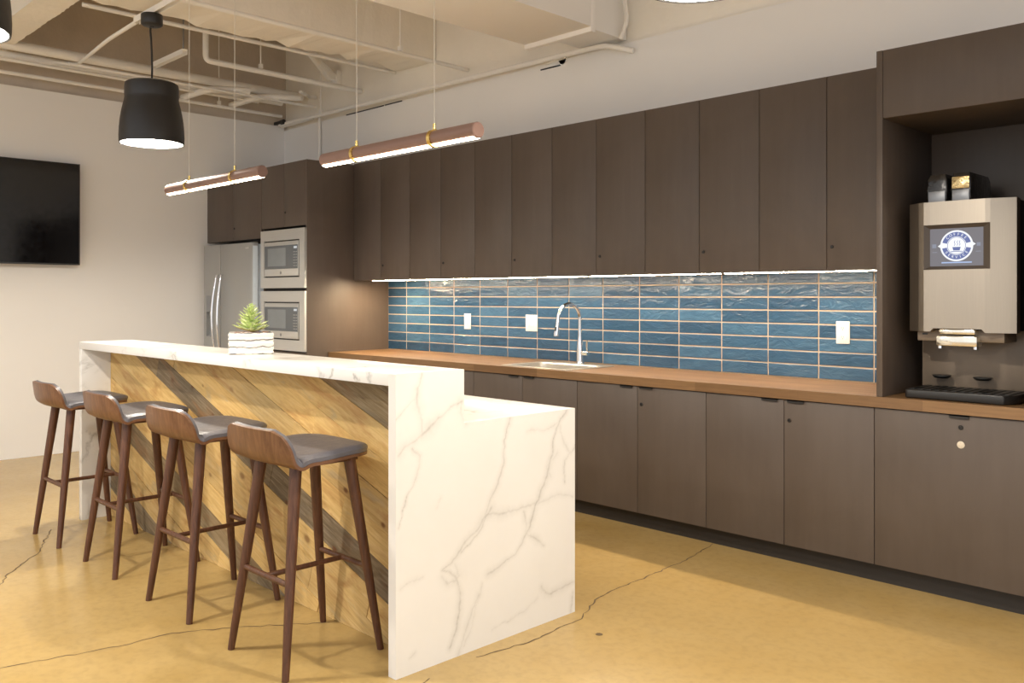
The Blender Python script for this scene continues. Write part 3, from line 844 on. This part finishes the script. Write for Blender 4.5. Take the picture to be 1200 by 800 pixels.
def plate(name, x0,x1,z0,z1,label,kind,cat):
    t = thing(name, ((x0+x1)/2,WY-.006,z0), label, cat)
    m = MB(); m.box(x0,x1,WY-.0075,WY-.002,z0,z1); m.build('cover_plate', M['white'], t, bevel=.0018)
    xm, zm = (x0+x1)/2, (z0+z1)/2
    if kind == 'outlet':
        for dz in (-.026,.026):
            m = MB(); m.prism([(xm-.017,zm+dz-.010),(xm-.010,zm+dz-.016),(xm+.010,zm+dz-.016),(xm+.017,zm+dz-.010),(xm+.017,zm+dz+.010),(xm+.010,zm+dz+.016),(xm-.010,zm+dz+.016),(xm-.017,zm+dz+.010)],1,WY-.0092,WY-.0072); s_ = m.build('socket', M['white'], t)
            m = MB(); m.box(xm-.0075,xm-.005,WY-.0096,WY-.009,zm+dz-.004,zm+dz+.007); m.box(xm+.005,xm+.0075,WY-.0096,WY-.009,zm+dz-.004,zm+dz+.006); m.lathe([(.0028,0),(.0028,-.0005)],(xm,WY-.0092,zm+dz-.009),10,'y'); m.build('slots', M['satin_black'], s_)
    else:
        for k in range(kind):
            xc = xm + (k-(kind-1)/2)*.046
            m = MB(); m.box(xc-.0165,xc+.0165,WY-.0105,WY-.0072,zm-.034,zm+.034); m.build('rocker', M['white'], t, bevel=.0015)
plate('light_switch',-5.482,-5.402,1.127,1.255,'single white wall plate on the tiles, nearest the oven tower',1,'switch')
plate('light_switch',-4.766,-4.641,1.130,1.256,'wide double white wall plate on the tiles, left of the faucet',2,'switch')
plate('electrical_outlet',-2.275,-2.195,1.128,1.256,'white electrical outlet on the tiles near the coffee alcove','outlet','outlet')

# ------------------------------------------------------------------ oven tower and fridge cabinet
YP = 4.025; TXL, TXR = -7.315, -6.545; ZT = 2.566
tw = thing('oven_tower', ((TXL+TXR)/2,4.45,0), 'tall brown cabinet tower holding two stacked built-in microwaves', 'cabinet')
m = MB(); m.box(TXR-.02,TXR,YP,WY+.01,0.001,ZT); m.build('side_panel', M['cab'], tw, bevel=.001)
m = MB(); m.box(TXL,TXL+.02,YP+.02,WY+.01,0.001,ZT); m.build('side_panel', M['cab'], tw)
m = MB(); m.box(TXL+.02,TXR-.02,YP+.021,WY+.01,2.008,ZT); m.box(TXL+.02,TXR-.02,YP+.02,WY+.01,.10,.915); m.box(TXL+.02,TXR-.02,4.70,WY+.01,.915,2.008); m.box(TXL+.02,TXR-.02,YP+.03,4.70,1.449,1.469)
m.build('body', M['cabin'], tw)
xm = -6.918
for a, c, lk in ((TXL,xm,False),(xm,TXR-.0205,True)):
    m = MB(); m.box(a+.0018,c-.0018,YP,YP+.019,2.008,ZT); d = m.build('door', M['cab'], tw, bevel=.0012)
    if lk: lock(a+.018,YP,2.135,d)
m = MB(); m.box(TXL+.0018,TXR-.022,YP,YP+.019,.10,.912); m.build('drawer_front', M['cab'], tw, bevel=.0012)
FXL = WX+.002
fcab = thing('fridge_cabinet', ((FXL+TXL)/2,4.45,1.93), 'brown two-door cabinet mounted above the refrigerator', 'cabinet')
m = MB(); m.box(FXL,TXL-.001,YP+.021,WY+.01,1.93,ZT); m.build('body', M['cab'], fcab)
xm = -7.858
for a, c, lk in ((FXL,xm,False),(xm,TXL-.001,True)):
    m = MB(); m.box(a+.0018,c-.0018,YP,YP+.019,1.928,ZT); d = m.build('door', M['cab'], fcab, bevel=.0012)
    if lk: lock(a+.026,YP,2.043,d)
def microwave(z0, z1, label):
    a, c = -7.292, -6.549
    t = thing('microwave_oven', ((a+c)/2,4.3,z0), label, 'microwave', 'built-in microwaves')
    y = YP-.022
    da, dc, dz0, dz1 = a+.062, c-.082, z0+.093, z1-.094
    # trim frame: four bars around the dark recess
    m = MB(); m.box(a,c,y,YP+.02,dz1,z1); m.box(a,c,y,YP+.02,z0,dz0); m.box(a,da,y,YP+.02,dz0,dz1); m.box(dc,c,y,YP+.02,dz0,dz1)
    m.build('trim_frame', M['steel'], t)
    m = MB(); m.box(da+.001,dc-.001,y+.014,4.66,dz0+.001,dz1-.001); m.build('body', M['black'], t)
    m = MB(); m.box(da+.012,dc-.012,y-.004,y+.013,dz0+.012,dz1-.012); d = m.build('door', M['steel'], t, bevel=.003)
    gz0, gz1 = dz0+.075, dz1-.046
    m = MB(); m.box(da+.020,dc-.018,y-.0055,y-.0035,gz0,gz1); m.build('glass', M['glass_dark'], d)
    m = MB(); m.box(da+.075,dc-.215,y-.0062,y-.0052,gz0+.025,gz1-.022); m.build('window', M['glass_win'], d)
    m = MB(); m.box(dc-.08,dc-.03,y-.0066,y-.0052,gz1-.032,gz1-.014); m.build('display', emit('clock_display',(.8,.85,.9),.5), d)
    for k in range(6):
        for q in range(3):
            m = MB(); m.box(dc-.088+q*.024,dc-.074+q*.024,y-.0060,y-.0053,gz0+.02+k*.024,gz0+.028+k*.024); m.build('button', M['disp_grey'], d)
    m = MB(); m.lathe([(.013,0),(.013,-.002),(.010,-.003),(.008,-.0015),(.0001,-.0015)], ((da+dc)/2,y-.004,dz0+.042), 20, 'y'); m.build('badge', M['galv'], d, smooth=True)
microwave(1.471,1.985,'upper stainless built-in microwave in the tall cabinet tower')
microwave(.925,1.444,'lower stainless built-in microwave in the tall cabinet tower')

# ------------------------------------------------------------------ refrigerator
rx0, rx1, ry, rz = -8.312, -7.360, 3.95, 1.892
rf = thing('refrigerator', ((rx0+rx1)/2,4.35,0), 'stainless side-by-side refrigerator with curved handles in the corner', 'refrigerator')
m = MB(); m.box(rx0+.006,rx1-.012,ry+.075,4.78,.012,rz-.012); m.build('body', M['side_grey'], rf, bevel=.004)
xs_ = -7.964
m = MB(); dx0, dx1, dzb, dzt = -8.262,-8.118,1.005,1.405
m.box(rx0,dx0,ry,ry+.066,.08,rz); m.box(dx1,xs_-.003,ry,ry+.066,.08,rz); m.box(dx0,dx1,ry,ry+.066,.08,dzb); m.box(dx0,dx1,ry,ry+.066,dzt,rz)
dl = m.build('door', M['fridge'], rf)
m = MB(); m.box(dx0,dx1,ry+.04,ry+.064,dzb,dzt); m.box(dx0,dx1,ry-.001,ry+.04,1.245,dzt); m.box(dx0+.01,dx1-.01,ry+.004,ry+.04,dzb,dzb+.016); dp = m.build('dispenser', M['disp_grey'], dl)
m = MB(); m.box(dx0+.045,dx1-.045,ry+.012,ry+.035,1.20,1.245); m.box(dx0+.05,dx1-.05,ry+.025,ry+.034,1.06,1.20); m.build('paddle', M['white'], dp, bevel=.004)
m = MB(); m.box(xs_+.003,rx1,ry,ry+.066,.08,rz); dr = m.build('door', M['fridge'], rf, bevel=.004)
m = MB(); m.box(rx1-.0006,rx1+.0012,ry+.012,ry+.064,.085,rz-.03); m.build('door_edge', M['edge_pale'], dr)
m = MB(); m.box(-7.475,-7.415,ry-.0012,ry+.002,1.835,1.842); m.box(-7.47,-7.455,ry-.0012,ry+.002,1.842,1.850); m.box(-7.435,-7.42,ry-.0012,ry+.002,1.842,1.852); m.build('logo', M['steel'], dr)
m = MB(); m.box(rx0+.02,rx1-.02,ry+.02,ry+.07,.015,.078); m.build('grille', M['black'], rf)
m = MB(); m.box(rx1-.13,rx1-.02,ry+.07,ry+.14,rz-.012,rz+.016); m.build('hinge_cover', M['black'], rf, bevel=.004)
for x, dx, d in ((-8.01,-1,dl),(-7.915,1,dr)):
    m = MB(); pts = []
    for k in range(17):
        t = k/16; z = .80 + .80*t; bow = math.sin(PI*t)
        pts.append((x + dx*.012*bow - dx*.004, ry-.018-.045*bow, z))
    m.tube([(pts[0][0],ry+.002,pts[0][2])]+pts+[(pts[-1][0],ry+.002,pts[-1][2])], [.009]+[.010+.003*math.sin(PI*k/16) for k in range(17)]+[.009], 12)
    m.build('handle', M['chrome'], d, smooth=True)

# ------------------------------------------------------------------ coffee alcove
al = thing('coffee_alcove', (-1.36,4.55,CZ1), 'tall brown alcove cabinet on the counter framing the coffee machine', 'cabinet')
ax0, ax1, ay = -1.778, -1.091, 4.236
m = MB(); m.box(ax0,ax0+.029,ay,WY+.011,CZ1+.001,2.580); m.build('side_panel', M['cab'], al, bevel=.001)
m = MB(); m.box(ax1-.029,ax1,ay,WY+.011,CZ1+.001,2.580); m.build('side_panel', M['cab'], al, bevel=.001)
m = MB(); m.box(ax0+.030,ax1-.030,ay+.003,ay+.022,2.254,2.580); m.build('header_panel', M['cab'], al, bevel=.001)
m = MB(); m.box(ax0+.030,ax1-.030,ay+.023,WY+.01,2.254,2.272); m.box(ax0+.030,ax1-.030,ay+.023,WY+.01,2.56,2.579); m.build('top_panel', M['cab'], al)
m = MB(); m.box(ax0+.030,ax1-.030,WY-.012,WY+.01,CZ1+.001,2.253); m.build('back_panel', M['cab'], al)

# ------------------------------------------------------------------ coffee machine
cm = thing('coffee_machine', (-1.434,4.55,CZ1), 'steel-fronted coffee machine with a lit touch screen in the alcove', 'coffee machine')
hx0_, hx1_, hz0, hz1 = -1.669, -1.203, 1.233, 1.842
ym, ye = 4.318, 4.362
xa, xb = -1.585, -1.312
m = MB(); m.box(hx0_+.006,hx1_-.006,ye+.012,4.83,1.24,hz1-.004); m.box(-1.655,-1.215,4.58,4.83,.93,1.24); m.build('body', M['black'], cm, bevel=.004)
# front shell: plan outline extruded, lower edge with raised notch in the centre
outl = [(hx0_,ye+.04),(hx0_,ye)] + [(xa-.03,ym+.012),(xa,ym),(xb,ym),(xb+.03,ym+.012)] + [(hx1_,ye),(hx1_,ye+.04)]
zb = lambda x: hz0 + (.016 if -1.545 < x < -1.335 else 0)
bx_ = [hx0_, xa-.03, xa, -1.56, -1.545, -1.335, -1.32, xb, xb+.03, hx1_]
def yfront(x):
    pts = [(hx0_,ye),(xa-.03,ym+.012),(xa,ym),(xb,ym),(xb+.03,ym+.012),(hx1_,ye)]
    for p, q in zip(pts[:-1],pts[1:]):
        if p[0]-1e-9 <= x <= q[0]+1e-9: return p[1]+(q[1]-p[1])*(x-p[0])/(q[0]-p[0])
    return ye
sxa, sxb, sza, szb = -1.588, -1.300, 1.524, 1.734         # bezel opening
m = MB()
xsx = [hx0_, xa-.03, sxa, -1.56, -1.545, -1.335, -1.32, sxb, xb+.03-.001, hx1_]
zz0 = [hz0,hz0,hz0,hz0,hz0+.016,hz0+.016,hz0,hz0,hz0,hz0]
def col(i): return xsx[i], yfront(xsx[i]), zz0[i]
for i in range(len(xsx)-1):
    (xA,yA,zA),(xB,yB,zB) = col(i), col(i+1)
    segs = [(None,sza),(sza,szb),(szb,hz1)]
    for q, (za, zc) in enumerate(segs):
        if q == 1 and 2 <= i <= 6: continue
        a0 = zA if za is None else za; b0 = zB if za is None else za
        m.add([(xA,yA,a0),(xB,yB,b0),(xB,yB,zc),(xA,yA,zc)], [(0,1,2,3)])
# sides, top, bottom returns
n_ = len(xsx)
for side in (0, n_-1):
    x_, y_, z_ = col(side); m.add([(x_,y_,z_),(x_,ye+.05,z_),(x_,ye+.05,hz1),(x_,y_,hz1)], [(0,1,2,3)])
for i in range(n_-1):
    (xA,yA,zA),(xB,yB,zB) = col(i), col(i+1)
    m.add([(xA,yA,hz1),(xB,yB,hz1),(xB,ye+.05,hz1),(xA,ye+.05,hz1)], [(0,1,2,3)])
    m.add([(xA,yA,zA),(xB,yB,zB),(xB,ye+.05,zB),(xA,ye+.05,zA)], [(0,1,2,3)])
m.build('front_panel', M['coffee_steel'], cm, merge=True, fixn=True)
# bezel recess
m = MB(); y0_, y1_ = yfront(-1.44)+.0, 4.338
op = [(sxa,sza),(sxb,sza),(sxb,szb),(sxa,szb)]; inn = [(-1.566,1.540),(-1.333,1.540),(-1.333,1.716),(-1.566,1.716)]
v = [(p[0],yfront(p[0])-.001,p[1]) for p in op] + [(p[0],y1_,p[1]) for p in inn]
m.add(v, [(0,1,5,4),(1,2,6,5),(2,3,7,6),(3,0,4,7)]); m.build('bezel', M['bezel'], cm)
m = MB(); m.box(-1.568,-1.331,y1_+.0005,y1_+.01,1.538,1.718); scr = m.build('screen', M['screen_lit'], cm)
def disc(name, r, y, mat, parent, cx=-1.448, cz_=1.634, r0=0, a0=0, a1=2*PI, n=48, t=.0006, holder=None):
    m = holder or MB(); v = []; f = []
    k = max(3, int(n*(a1-a0)/(2*PI)))
    for i in range(k+1):
        a = a0+(a1-a0)*i/k
        for rad in (r0, r):
            v += [(cx+rad*math.cos(a), y, cz_+rad*math.sin(a)), (cx+rad*math.cos(a), y-t, cz_+rad*math.sin(a))]
    for i in range(k):
        o = i*4; q = o+4
        f += [(o+1,o+3,q+3,q+1),(o,q,q+2,o+2),(o+2,q+2,q+3,o+3),(o,o+1,q+1,q)]
    m.add(v, f)
    return m if holder else m.build(name, mat, parent, fixn=True)
ys0 = y1_+.0003
disc('emblem', .072, ys0, M['emblem_white'], scr)
m = MB(); m.prism([(-1.448-.083,1.634),(-1.448-.066,1.622),(-1.448-.066,1.646)],1,ys0-.0006,ys0); m.prism([(-1.448+.083,1.640),(-1.448+.066,1.628),(-1.448+.066,1.652)],1,ys0-.0006,ys0); m.build('emblem', M['emblem_white'], scr)
h_ = MB(); disc('r', .064, ys0-.0007, None, None, r0=.043, a0=math.radians(14), a1=math.radians(166), holder=h_); disc('r', .064, ys0-.0007, None, None, r0=.043, a0=math.radians(190), a1=math.radians(350), holder=h_)
h_.build('emblem_ring', M['emblem_blue'], scr)
h_ = MB(); disc('r', .0405, ys0-.0007, None, None, r0=.0385, holder=h_)
h_.prism([(-1.448-.018,1.628),(-1.448+.018,1.628),(-1.448+.014,1.612),(-1.448-.014,1.612)],1,ys0-.0013,ys0-.0007); h_.box(-1.448-.024,-1.448+.024,ys0-.0013,ys0-.0007,1.606,1.609)
for dx in (-.010,.002,.012): h_.tube([(-1.448+dx,ys0-.001,1.634),(-1.448+dx+.004,ys0-.001,1.642),(-1.448+dx,ys0-.001,1.650),(-1.448+dx+.004,ys0-.001,1.658)], .0011, 6)
h_.build('emblem_cup', M['emblem_blue'], scr)
# lettering round the ring
def letter(ch, ang, rad, flip, size=.017):
    cu = bpy.data.curves.new('lettering', 'FONT'); cu.body = ch; cu.size = size; cu.align_x = 'CENTER'; cu.align_y = 'CENTER'; cu.extrude = .0002
    o = bpy.data.objects.new('lettering', cu); COL.objects.link(o)
    dg = bpy.context.evaluated_depsgraph_get(); me = bpy.data.meshes.new_from_object(o.evaluated_get(dg)); bpy.data.objects.remove(o)
    a = ang + (PI/2 if flip else -PI/2); ca, sa = math.cos(a), math.sin(a)
    c = (-1.448+rad*math.cos(ang), ys0-.0016, 1.634+rad*math.sin(ang))
    return [(c[0]+v.co.x*ca-v.co.y*sa, c[1]-v.co.z, c[2]+v.co.x*sa+v.co.y*ca) for v in me.vertices], [tuple(p.vertices) for p in me.polygons]
m = MB(); word = 'SERVICE'
for k, ch in enumerate(word):
    v, f = letter(ch, math.radians(270 + (k-3)*18.5), .0535, True); m.add(v, f)
word = 'COFFEE'
for k, ch in enumerate(word):
    v, f = letter(ch, math.radians(90 - (k-2.5)*18.5), .0535, False); m.add(v, f)
m.build('lettering', M['emblem_white'], scr, fixn=False)
m = MB(); m.box(-1.448-.066,-1.448+.066,ys0-.0008,ys0,1.5535,1.5595); m.build('status_bar', M['screen_bar'], scr)
m = MB(); m.box(-1.556,-1.538,ys0-.0008,ys0,1.626,1.644); m.box(-1.556,-1.534,ys0-.0008,ys0,1.604,1.607); m.box(-1.365,-1.343,ys0-.0008,ys0,1.604,1.607); m.box(-1.361,-1.345,ys0-.0008,ys0,1.630,1.646); m.build('icon', M['screen_dim'], scr)
# dispensing unit, nozzle, back panel, discs, tray
m = MB(); m.box(-1.636,-1.255,4.37,4.60,1.187,1.243); m.build('dispensing_unit', M['brown_panel'], cm, bevel=.004)
m = MB(); m.box(-1.612,-1.588,4.3685,4.372,1.216,1.224); m.build('slot', M['black'], cm)
m = MB(); m.box(-1.520,-1.362,4.318,4.40,1.222,1.2475); m.box(-1.530,-1.352,4.312,4.40,1.168,1.216); nz = m.build('nozzle', M['clear'], cm, bevel=.007)
for x in (-1.518,-1.364):
    m = MB(); m.lathe([(.011,-.004),(.011,.012),(.007,.014)], (x,4.330,1.160), 14); m.build('nozzle_tip', M['chrome'], nz, smooth=True)
m = MB(); m.box(-1.680,-1.205,4.55,4.578,.955,1.24); m.build('splash_panel', M['brown_panel'], cm, bevel=.003)
for x in (-1.57,-1.385):
    m = MB(); m.lathe([(.0001,-.012),(.03,-.010),(.042,0),(.042,.004),(.0001,.004)], (x,4.50,1.012), 24)
    m.box(x-.006,x+.006,4.50,4.552,1.004,1.014); m.build('cup_shelf', M['black'], cm, smooth=True)
m = MB(); m.prism([(-1.675,4.545),(-1.668,4.30),(-1.655,4.285),(-1.235,4.285),(-1.200,4.345),(-1.197,4.545)],2,CZ1+.002,.958); tr = m.build('drip_tray', M['satin_black'], cm, bevel=.006)
m = MB()
for k in range(12): m.box(-1.65+k*.037,-1.625+k*.037,4.31,4.53,.958,.961)
m.build('grille', M['black'], tr)
# foil bags on top
def bag(x0,x1,label,gold):
    t = thing('coffee_bag', ((x0+x1)/2,4.55,hz1), label, 'bag', 'foil coffee bags on the machine')
    m = MB(); N_ = 7
    rings = []
    for k in range(N_):
        tt = k/(N_-1); z = hz1+.001+.139*tt; q = .004*math.sin(PI*tt)+random.uniform(-.001,.001); tp = 0 if tt < .85 else .006
        rings.append([(p[0],p[1],z) for p in rrect(x0-q+tp,x1+q-tp,4.42-q+tp,4.70+q-tp,.008,3)])
    loft(m, rings); m.add(rings[0], [tuple(range(len(rings[0])-1,-1,-1))]); m.build('bag', M['foil'], t, smooth=True)
    if gold:
        m = MB(); m.box(x0+.004,x1-.004,4.412,4.418,hz1+.066,hz1+.122); lb = m.build('label_patch', M['gold_foil'], t, bevel=.002); lb['label'] = 'shiny gold foil patch'
    m = MB(); m.box(x0+.005,x1-.005,4.413,4.418,hz1+.005,hz1+.06); m.build('front_label', M['disp_grey'], t, bevel=.002)
bag(-1.607,-1.520,'dark foil coffee bag standing on the machine, left one',False)
bag(-1.498,-1.413,'dark foil coffee bag with gold front on the machine, right one',True)

# ------------------------------------------------------------------ television
tv = thing('television', (-8.35,1.98,1.675), 'black wall-mounted flat television on the left wall', 'television')
m = MB(); m.box(-8.345,-8.302,1.18,2.785,1.676,2.577); m.build('case', M['black'], tv, bevel=.004)
m = MB(); m.box(-8.303,-8.3,1.19,2.774,1.69,2.567); m.build('screen', M['screen_black'], tv)
m = MB(); m.box(-8.399,-8.345,1.6,2.4,1.9,2.3); m.build('wall_bracket', M['satin_black'], tv)
m = MB(); m.box(-8.3025,-8.2985,1.18,2.785,1.676,1.689); m.box(-8.3025,-8.2985,2.775,2.785,1.689,2.577); m.build('bezel', M['satin_black'], tv)

# ------------------------------------------------------------------ pendant lamps
def make_pendant():
    t = thing('pendant_lamp', (0,0,2.4), '', 'lamp', 'black dome pendant lamps')
    prof = [(.211,0),(.213,.012),(.214,.05),(.212,.10),(.207,.15),(.199,.20),(.189,.245),(.181,.275),(.1775,.295),(.1765,.305),(.1775,.310),(.1775,.375),(.174,.392),(.160,.401),(.03,.405),(.0001,.405)]
    inn = [(.208,.001),(.207,.02),(.205,.07),(.198,.14),(.19,.17)]
    prof = [(r*.945,z) for r,z in prof]; inn = [(r*.945,z) for r,z in inn]
    m = MB(); n = 48
    m.lathe([(r,2.4+z) for r,z in inn[::-1]] + [(r,2.4+z) for r,z in prof], (0,0,0), n, close=False); m.build('lamp_shade', M['satin_black'], t, smooth=True, fixn=True)
    m = MB(); m.lathe([(.192,2.4+.004),(.191,2.4+.07),(.184,2.4+.14),(.176,2.4+.165)], (0,0,0), n, close=False); m.build('reflector', M['inner_white'], t, smooth=True)
    m = MB(); m.lathe([(.0001,2.4+.028),(.16,2.4+.028),(.187,2.4+.034),(.0001,2.4+.040)], (0,0,0), n); m.build('diffuser', M['lamp_em'], t, smooth=True)
    m = MB(); m.tube([(0,0,2.80),(.004,0,2.90),(.010,-.004,2.98),(.004,-.006,3.08),(-.014,-.004,3.15),(-.018,0,3.185)], .0065, 10); m.build('cord', M['cord'], t, smooth=True)
    m = MB(); m.lathe([(.012,3.168),(.014,3.175),(.055,3.178),(.066,3.186),(.068,3.19),(.068,3.249),(.066,3.2525),(.0001,3.2525)], (0,0,0), 28); m.build('canopy', M['satin_black'], t, smooth=True)
    li = bpy.data.lights.new('bulb', 'SPOT'); li.energy = 80; li.color = (1,.915,.79); li.shadow_soft_size = .045
    li.spot_size = math.radians(165); li.spot_blend = .35
    lo = bpy.data.objects.new('bulb', li); COL.objects.link(lo); lo.parent = t; lo.location = (0,0,.018); WL[lo.name] = (0,0,2.4)
    return t
pt = make_pendant()
plab = ['black dome pendant lamp hanging in full view at the upper left','black dome pendant lamp cut off by the top left corner','black dome pendant lamp cut off by the top edge above the cabinets',
        'unseen black dome pendant lamp outside the left edge, above the floor','added unseen black dome pendant lamp outside the right edge, near the coffee alcove']
for k, (x, y) in enumerate(((-5.786,2.39),(-3.833,.825),(-1.574,2.402),(-5.0,-.5),(.6,1.2))):  # last two unseen: one set by stool shadows, one added for room light
    o = pt if k == 0 else copy_tree(pt)
    o.location = (x,y,2.4); o['label'] = plab[k]
strut(-4.15,-3.5,.825,3.253,'short slotted metal channel holding the lamp at the upper left corner')
strut(-5.3,-4.7,-.5,3.253,'unseen short slotted metal channel holding the lamp outside the left edge')
strut(.3,.9,1.2,3.253,'unseen short slotted metal channel holding the added lamp outside the right edge')

# ------------------------------------------------------------------ linear pendants
def linear(x0,x1,y,z,rings,label):
    t = thing('linear_pendant', ((x0+x1)/2,y,z), label, 'lamp', 'linear tube pendants over the island')
    r = .033; m = MB(); e = .004
    m.lathe([(.0001,x0),(r-e,x0),(r,x0+e),(r,x1-e),(r-e,x1),(.0001,x1)], (0,y,z), 32, 'x'); m.build('tube', M['bronze_tube'], t, smooth=True)
    # glowing lens along the underside
    m = MB(); a0, a1, n = math.radians(236), math.radians(300), 12
    segs = []; bnd = [x0+.012] + [q for g_ in rings for q in (g_-.012, g_+.012)] + [x1-.012]
    for k in range(0, len(bnd), 2):
        xa_, xb_ = bnd[k], bnd[k+1]; v = []; f = []
        for i in range(n+1):
            a = a0+(a1-a0)*i/n
            for rad in (r-.004, r+.0022):
                v += [(xa_,y+rad*math.cos(a),z+rad*math.sin(a)),(xb_,y+rad*math.cos(a),z+rad*math.sin(a))]
        for i in range(n):
            o = i*4; q = o+4
            f += [(o,o+1,q+1,q),(o+2,q+2,q+3,o+3),(o,q,q+2,o+2),(o+1,o+3,q+3,q+1)]
        f += [(0,2,3,1),(4*n,4*n+1,4*n+3,4*n+2)]
        m.add(v, f)
    m.build('diffuser', M['line_em'], t, smooth=True)
    for g_ in rings:
        m = MB(); m.lathe([(r-.002,g_-.010),(r+.0055,g_-.010),(r+.0055,g_+.010),(r-.002,g_+.010)], (0,y,z), 32, 'x', close=False); m.tube([(g_,y,z+r+.002),(g_,y,z+r+.03)], .0065, 12); m.build('ring', M['brass'], t, smooth=True)
        m = MB(); m.tube([(g_,y,z+r+.03),(g_,y,3.2525)], .0019, 6); m.build('suspension_wire', M['wire'], t)
linear(-5.545,-4.35,2.4,2.079,(-5.25,-4.667),'glowing copper-brown tube pendant farther from the camera, by the dome lamp')
linear(-3.743,-2.614,2.4,2.071,(-3.466,-2.894),'glowing copper-brown tube pendant nearer the camera, above the marble step')

# ------------------------------------------------------------------ planter with succulent
pc = (-4.011,2.150); pa = math.radians(62)
pl = thing('potted_succulent', (pc[0],pc[1],ztop), 'small tiered green succulent in a wavy banded white planter on the bar', 'plant')
m = MB(); hw, hd, hh = .106, .050, .108; cx, cy = pc
Q = lambda w_,d_,z: [(cx+p[0],cy+p[1]-.010*(1-(p[0]/hw)**2)*(1 if p[1] < 0 else -1),z) for p in
     ([(-w_+2*w_*k/10,-d_) for k in range(11)] + [(w_-2*w_*k/10,d_) for k in range(11)])]
def ring_w(k,n): return .0022*math.sin(k*2.1)
rings = [Q(hw-.004,hd-.004,ztop+.001)] + [Q(hw+ring_w(k,9),hd+ring_w(k,9),ztop+.003+(hh-.006)*k/14) for k in range(15)] + [Q(hw-.004,hd-.004,ztop+hh)] + [Q(hw-.012,hd-.012,ztop+hh)] + [Q(hw-.012,hd-.012,ztop+hh-.014)]
loft(m, rings); m.add(rings[0], [tuple(range(len(rings[0])-1,-1,-1))]); m.rot(pa, pc)
m.build('planter', M['planter'], pl, smooth=True)
m = MB(); v = Q(hw-.0125,hd-.0125,ztop+hh-.010)
loft(m, [Q(hw-.0125,hd-.0125,ztop+hh-.013), Q(hw-.0125,hd-.0125,ztop+hh-.006)])
rs = random.Random(4)
for k in range(60):
    x, y = cx+rs.uniform(-.078,.078), cy+rs.uniform(-.032,.032); s = rs.uniform(.004,.008)
    m.lathe([(.0001,-s*.7),(s*.8,-s*.4),(s,0),(s*.8,s*.5),(.0001,s*.75)], (x,y,ztop+hh-.004), 7)
m.rot(pa, pc); m.build('pebbles', M['soil'], pl, smooth=True)
m = MB(); zb_ = ztop+hh-.006
m.tube([(cx,cy,zb_),(cx+.002,cy,zb_+.07),(cx,cy,zb_+.14)], [.005,.004,.002], 8)
def leaf(base, d, L, w_, up):
    d = Vector(d).normalized(); s = d.cross(Vector((0,0,1))).normalized(); nn = s.cross(d)
    P = []; n = 5; Bv = Vector(base)
    for k in range(n+1):
        t = k/n; c = Bv + d*L*t + Vector((0,0,1))*up*L*t*t
        wd = w_*(math.sin(PI*min(1,.12+.88*t))**.7 if t < 1 else .02); th_ = .30*wd+.0008
        P.append([c+s*wd, c+nn*th_, c-s*wd, c-nn*th_])
    v = [q for r_ in P for q in r_]; f = []
    for i in range(n):
        for k in range(4):
            k2 = (k+1) % 4; f.append((i*4+k,i*4+k2,i*4+4+k2,i*4+4+k))
    f += [(3,2,1,0),(n*4,n*4+1,n*4+2,n*4+3)]
    m.add(v, f)
for tier in range(9):
    t = tier/8; z = zb_+.012+.125*t; L = .074*(1-t)**.85+.014; cnt = int(11-5*t)
    for k in range(cnt):
        a = 2*PI*(k+.5*(tier % 2))/cnt + rs.uniform(-.15,.15)
        leaf((cx,cy,z+rs.uniform(-.004,.004)), (math.cos(a),math.sin(a),.10+.5*t), L*rs.uniform(.85,1.1), .0125-.004*t, .22)
m.build('foliage', M['leaf'], pl, smooth=True)

# ------------------------------------------------------------------ light and camera
wd = bpy.data.worlds.new('World'); SC.world = wd; wd.use_nodes = True
bg = wd.node_tree.nodes['Background']; bg.inputs[0].default_value = (.975,.985,1,1); bg.inputs[1].default_value = .78
cam = bpy.data.cameras.new('Camera'); co = bpy.data.objects.new('Camera', cam); COL.objects.link(co)
co.location = (0,0,1.4); co.rotation_euler = (math.radians(90),0,math.radians(90-44.72))
cam.sensor_width = 36; cam.lens = 36*1030.3/1200; cam.shift_y = -(400-346.84)/1200
cam.clip_start = .05
SC.camera = co
SC.view_settings.view_transform = 'Standard'; SC.view_settings.look = 'None'
SC.view_settings.exposure = 0.66; SC.view_settings.gamma = 1; SC.view_settings.use_curve_mapping = False
SC.cycles.max_bounces = 8; SC.cycles.diffuse_bounces = 5; SC.cycles.use_denoising = True
SC.cycles.sample_clamp_indirect = 8
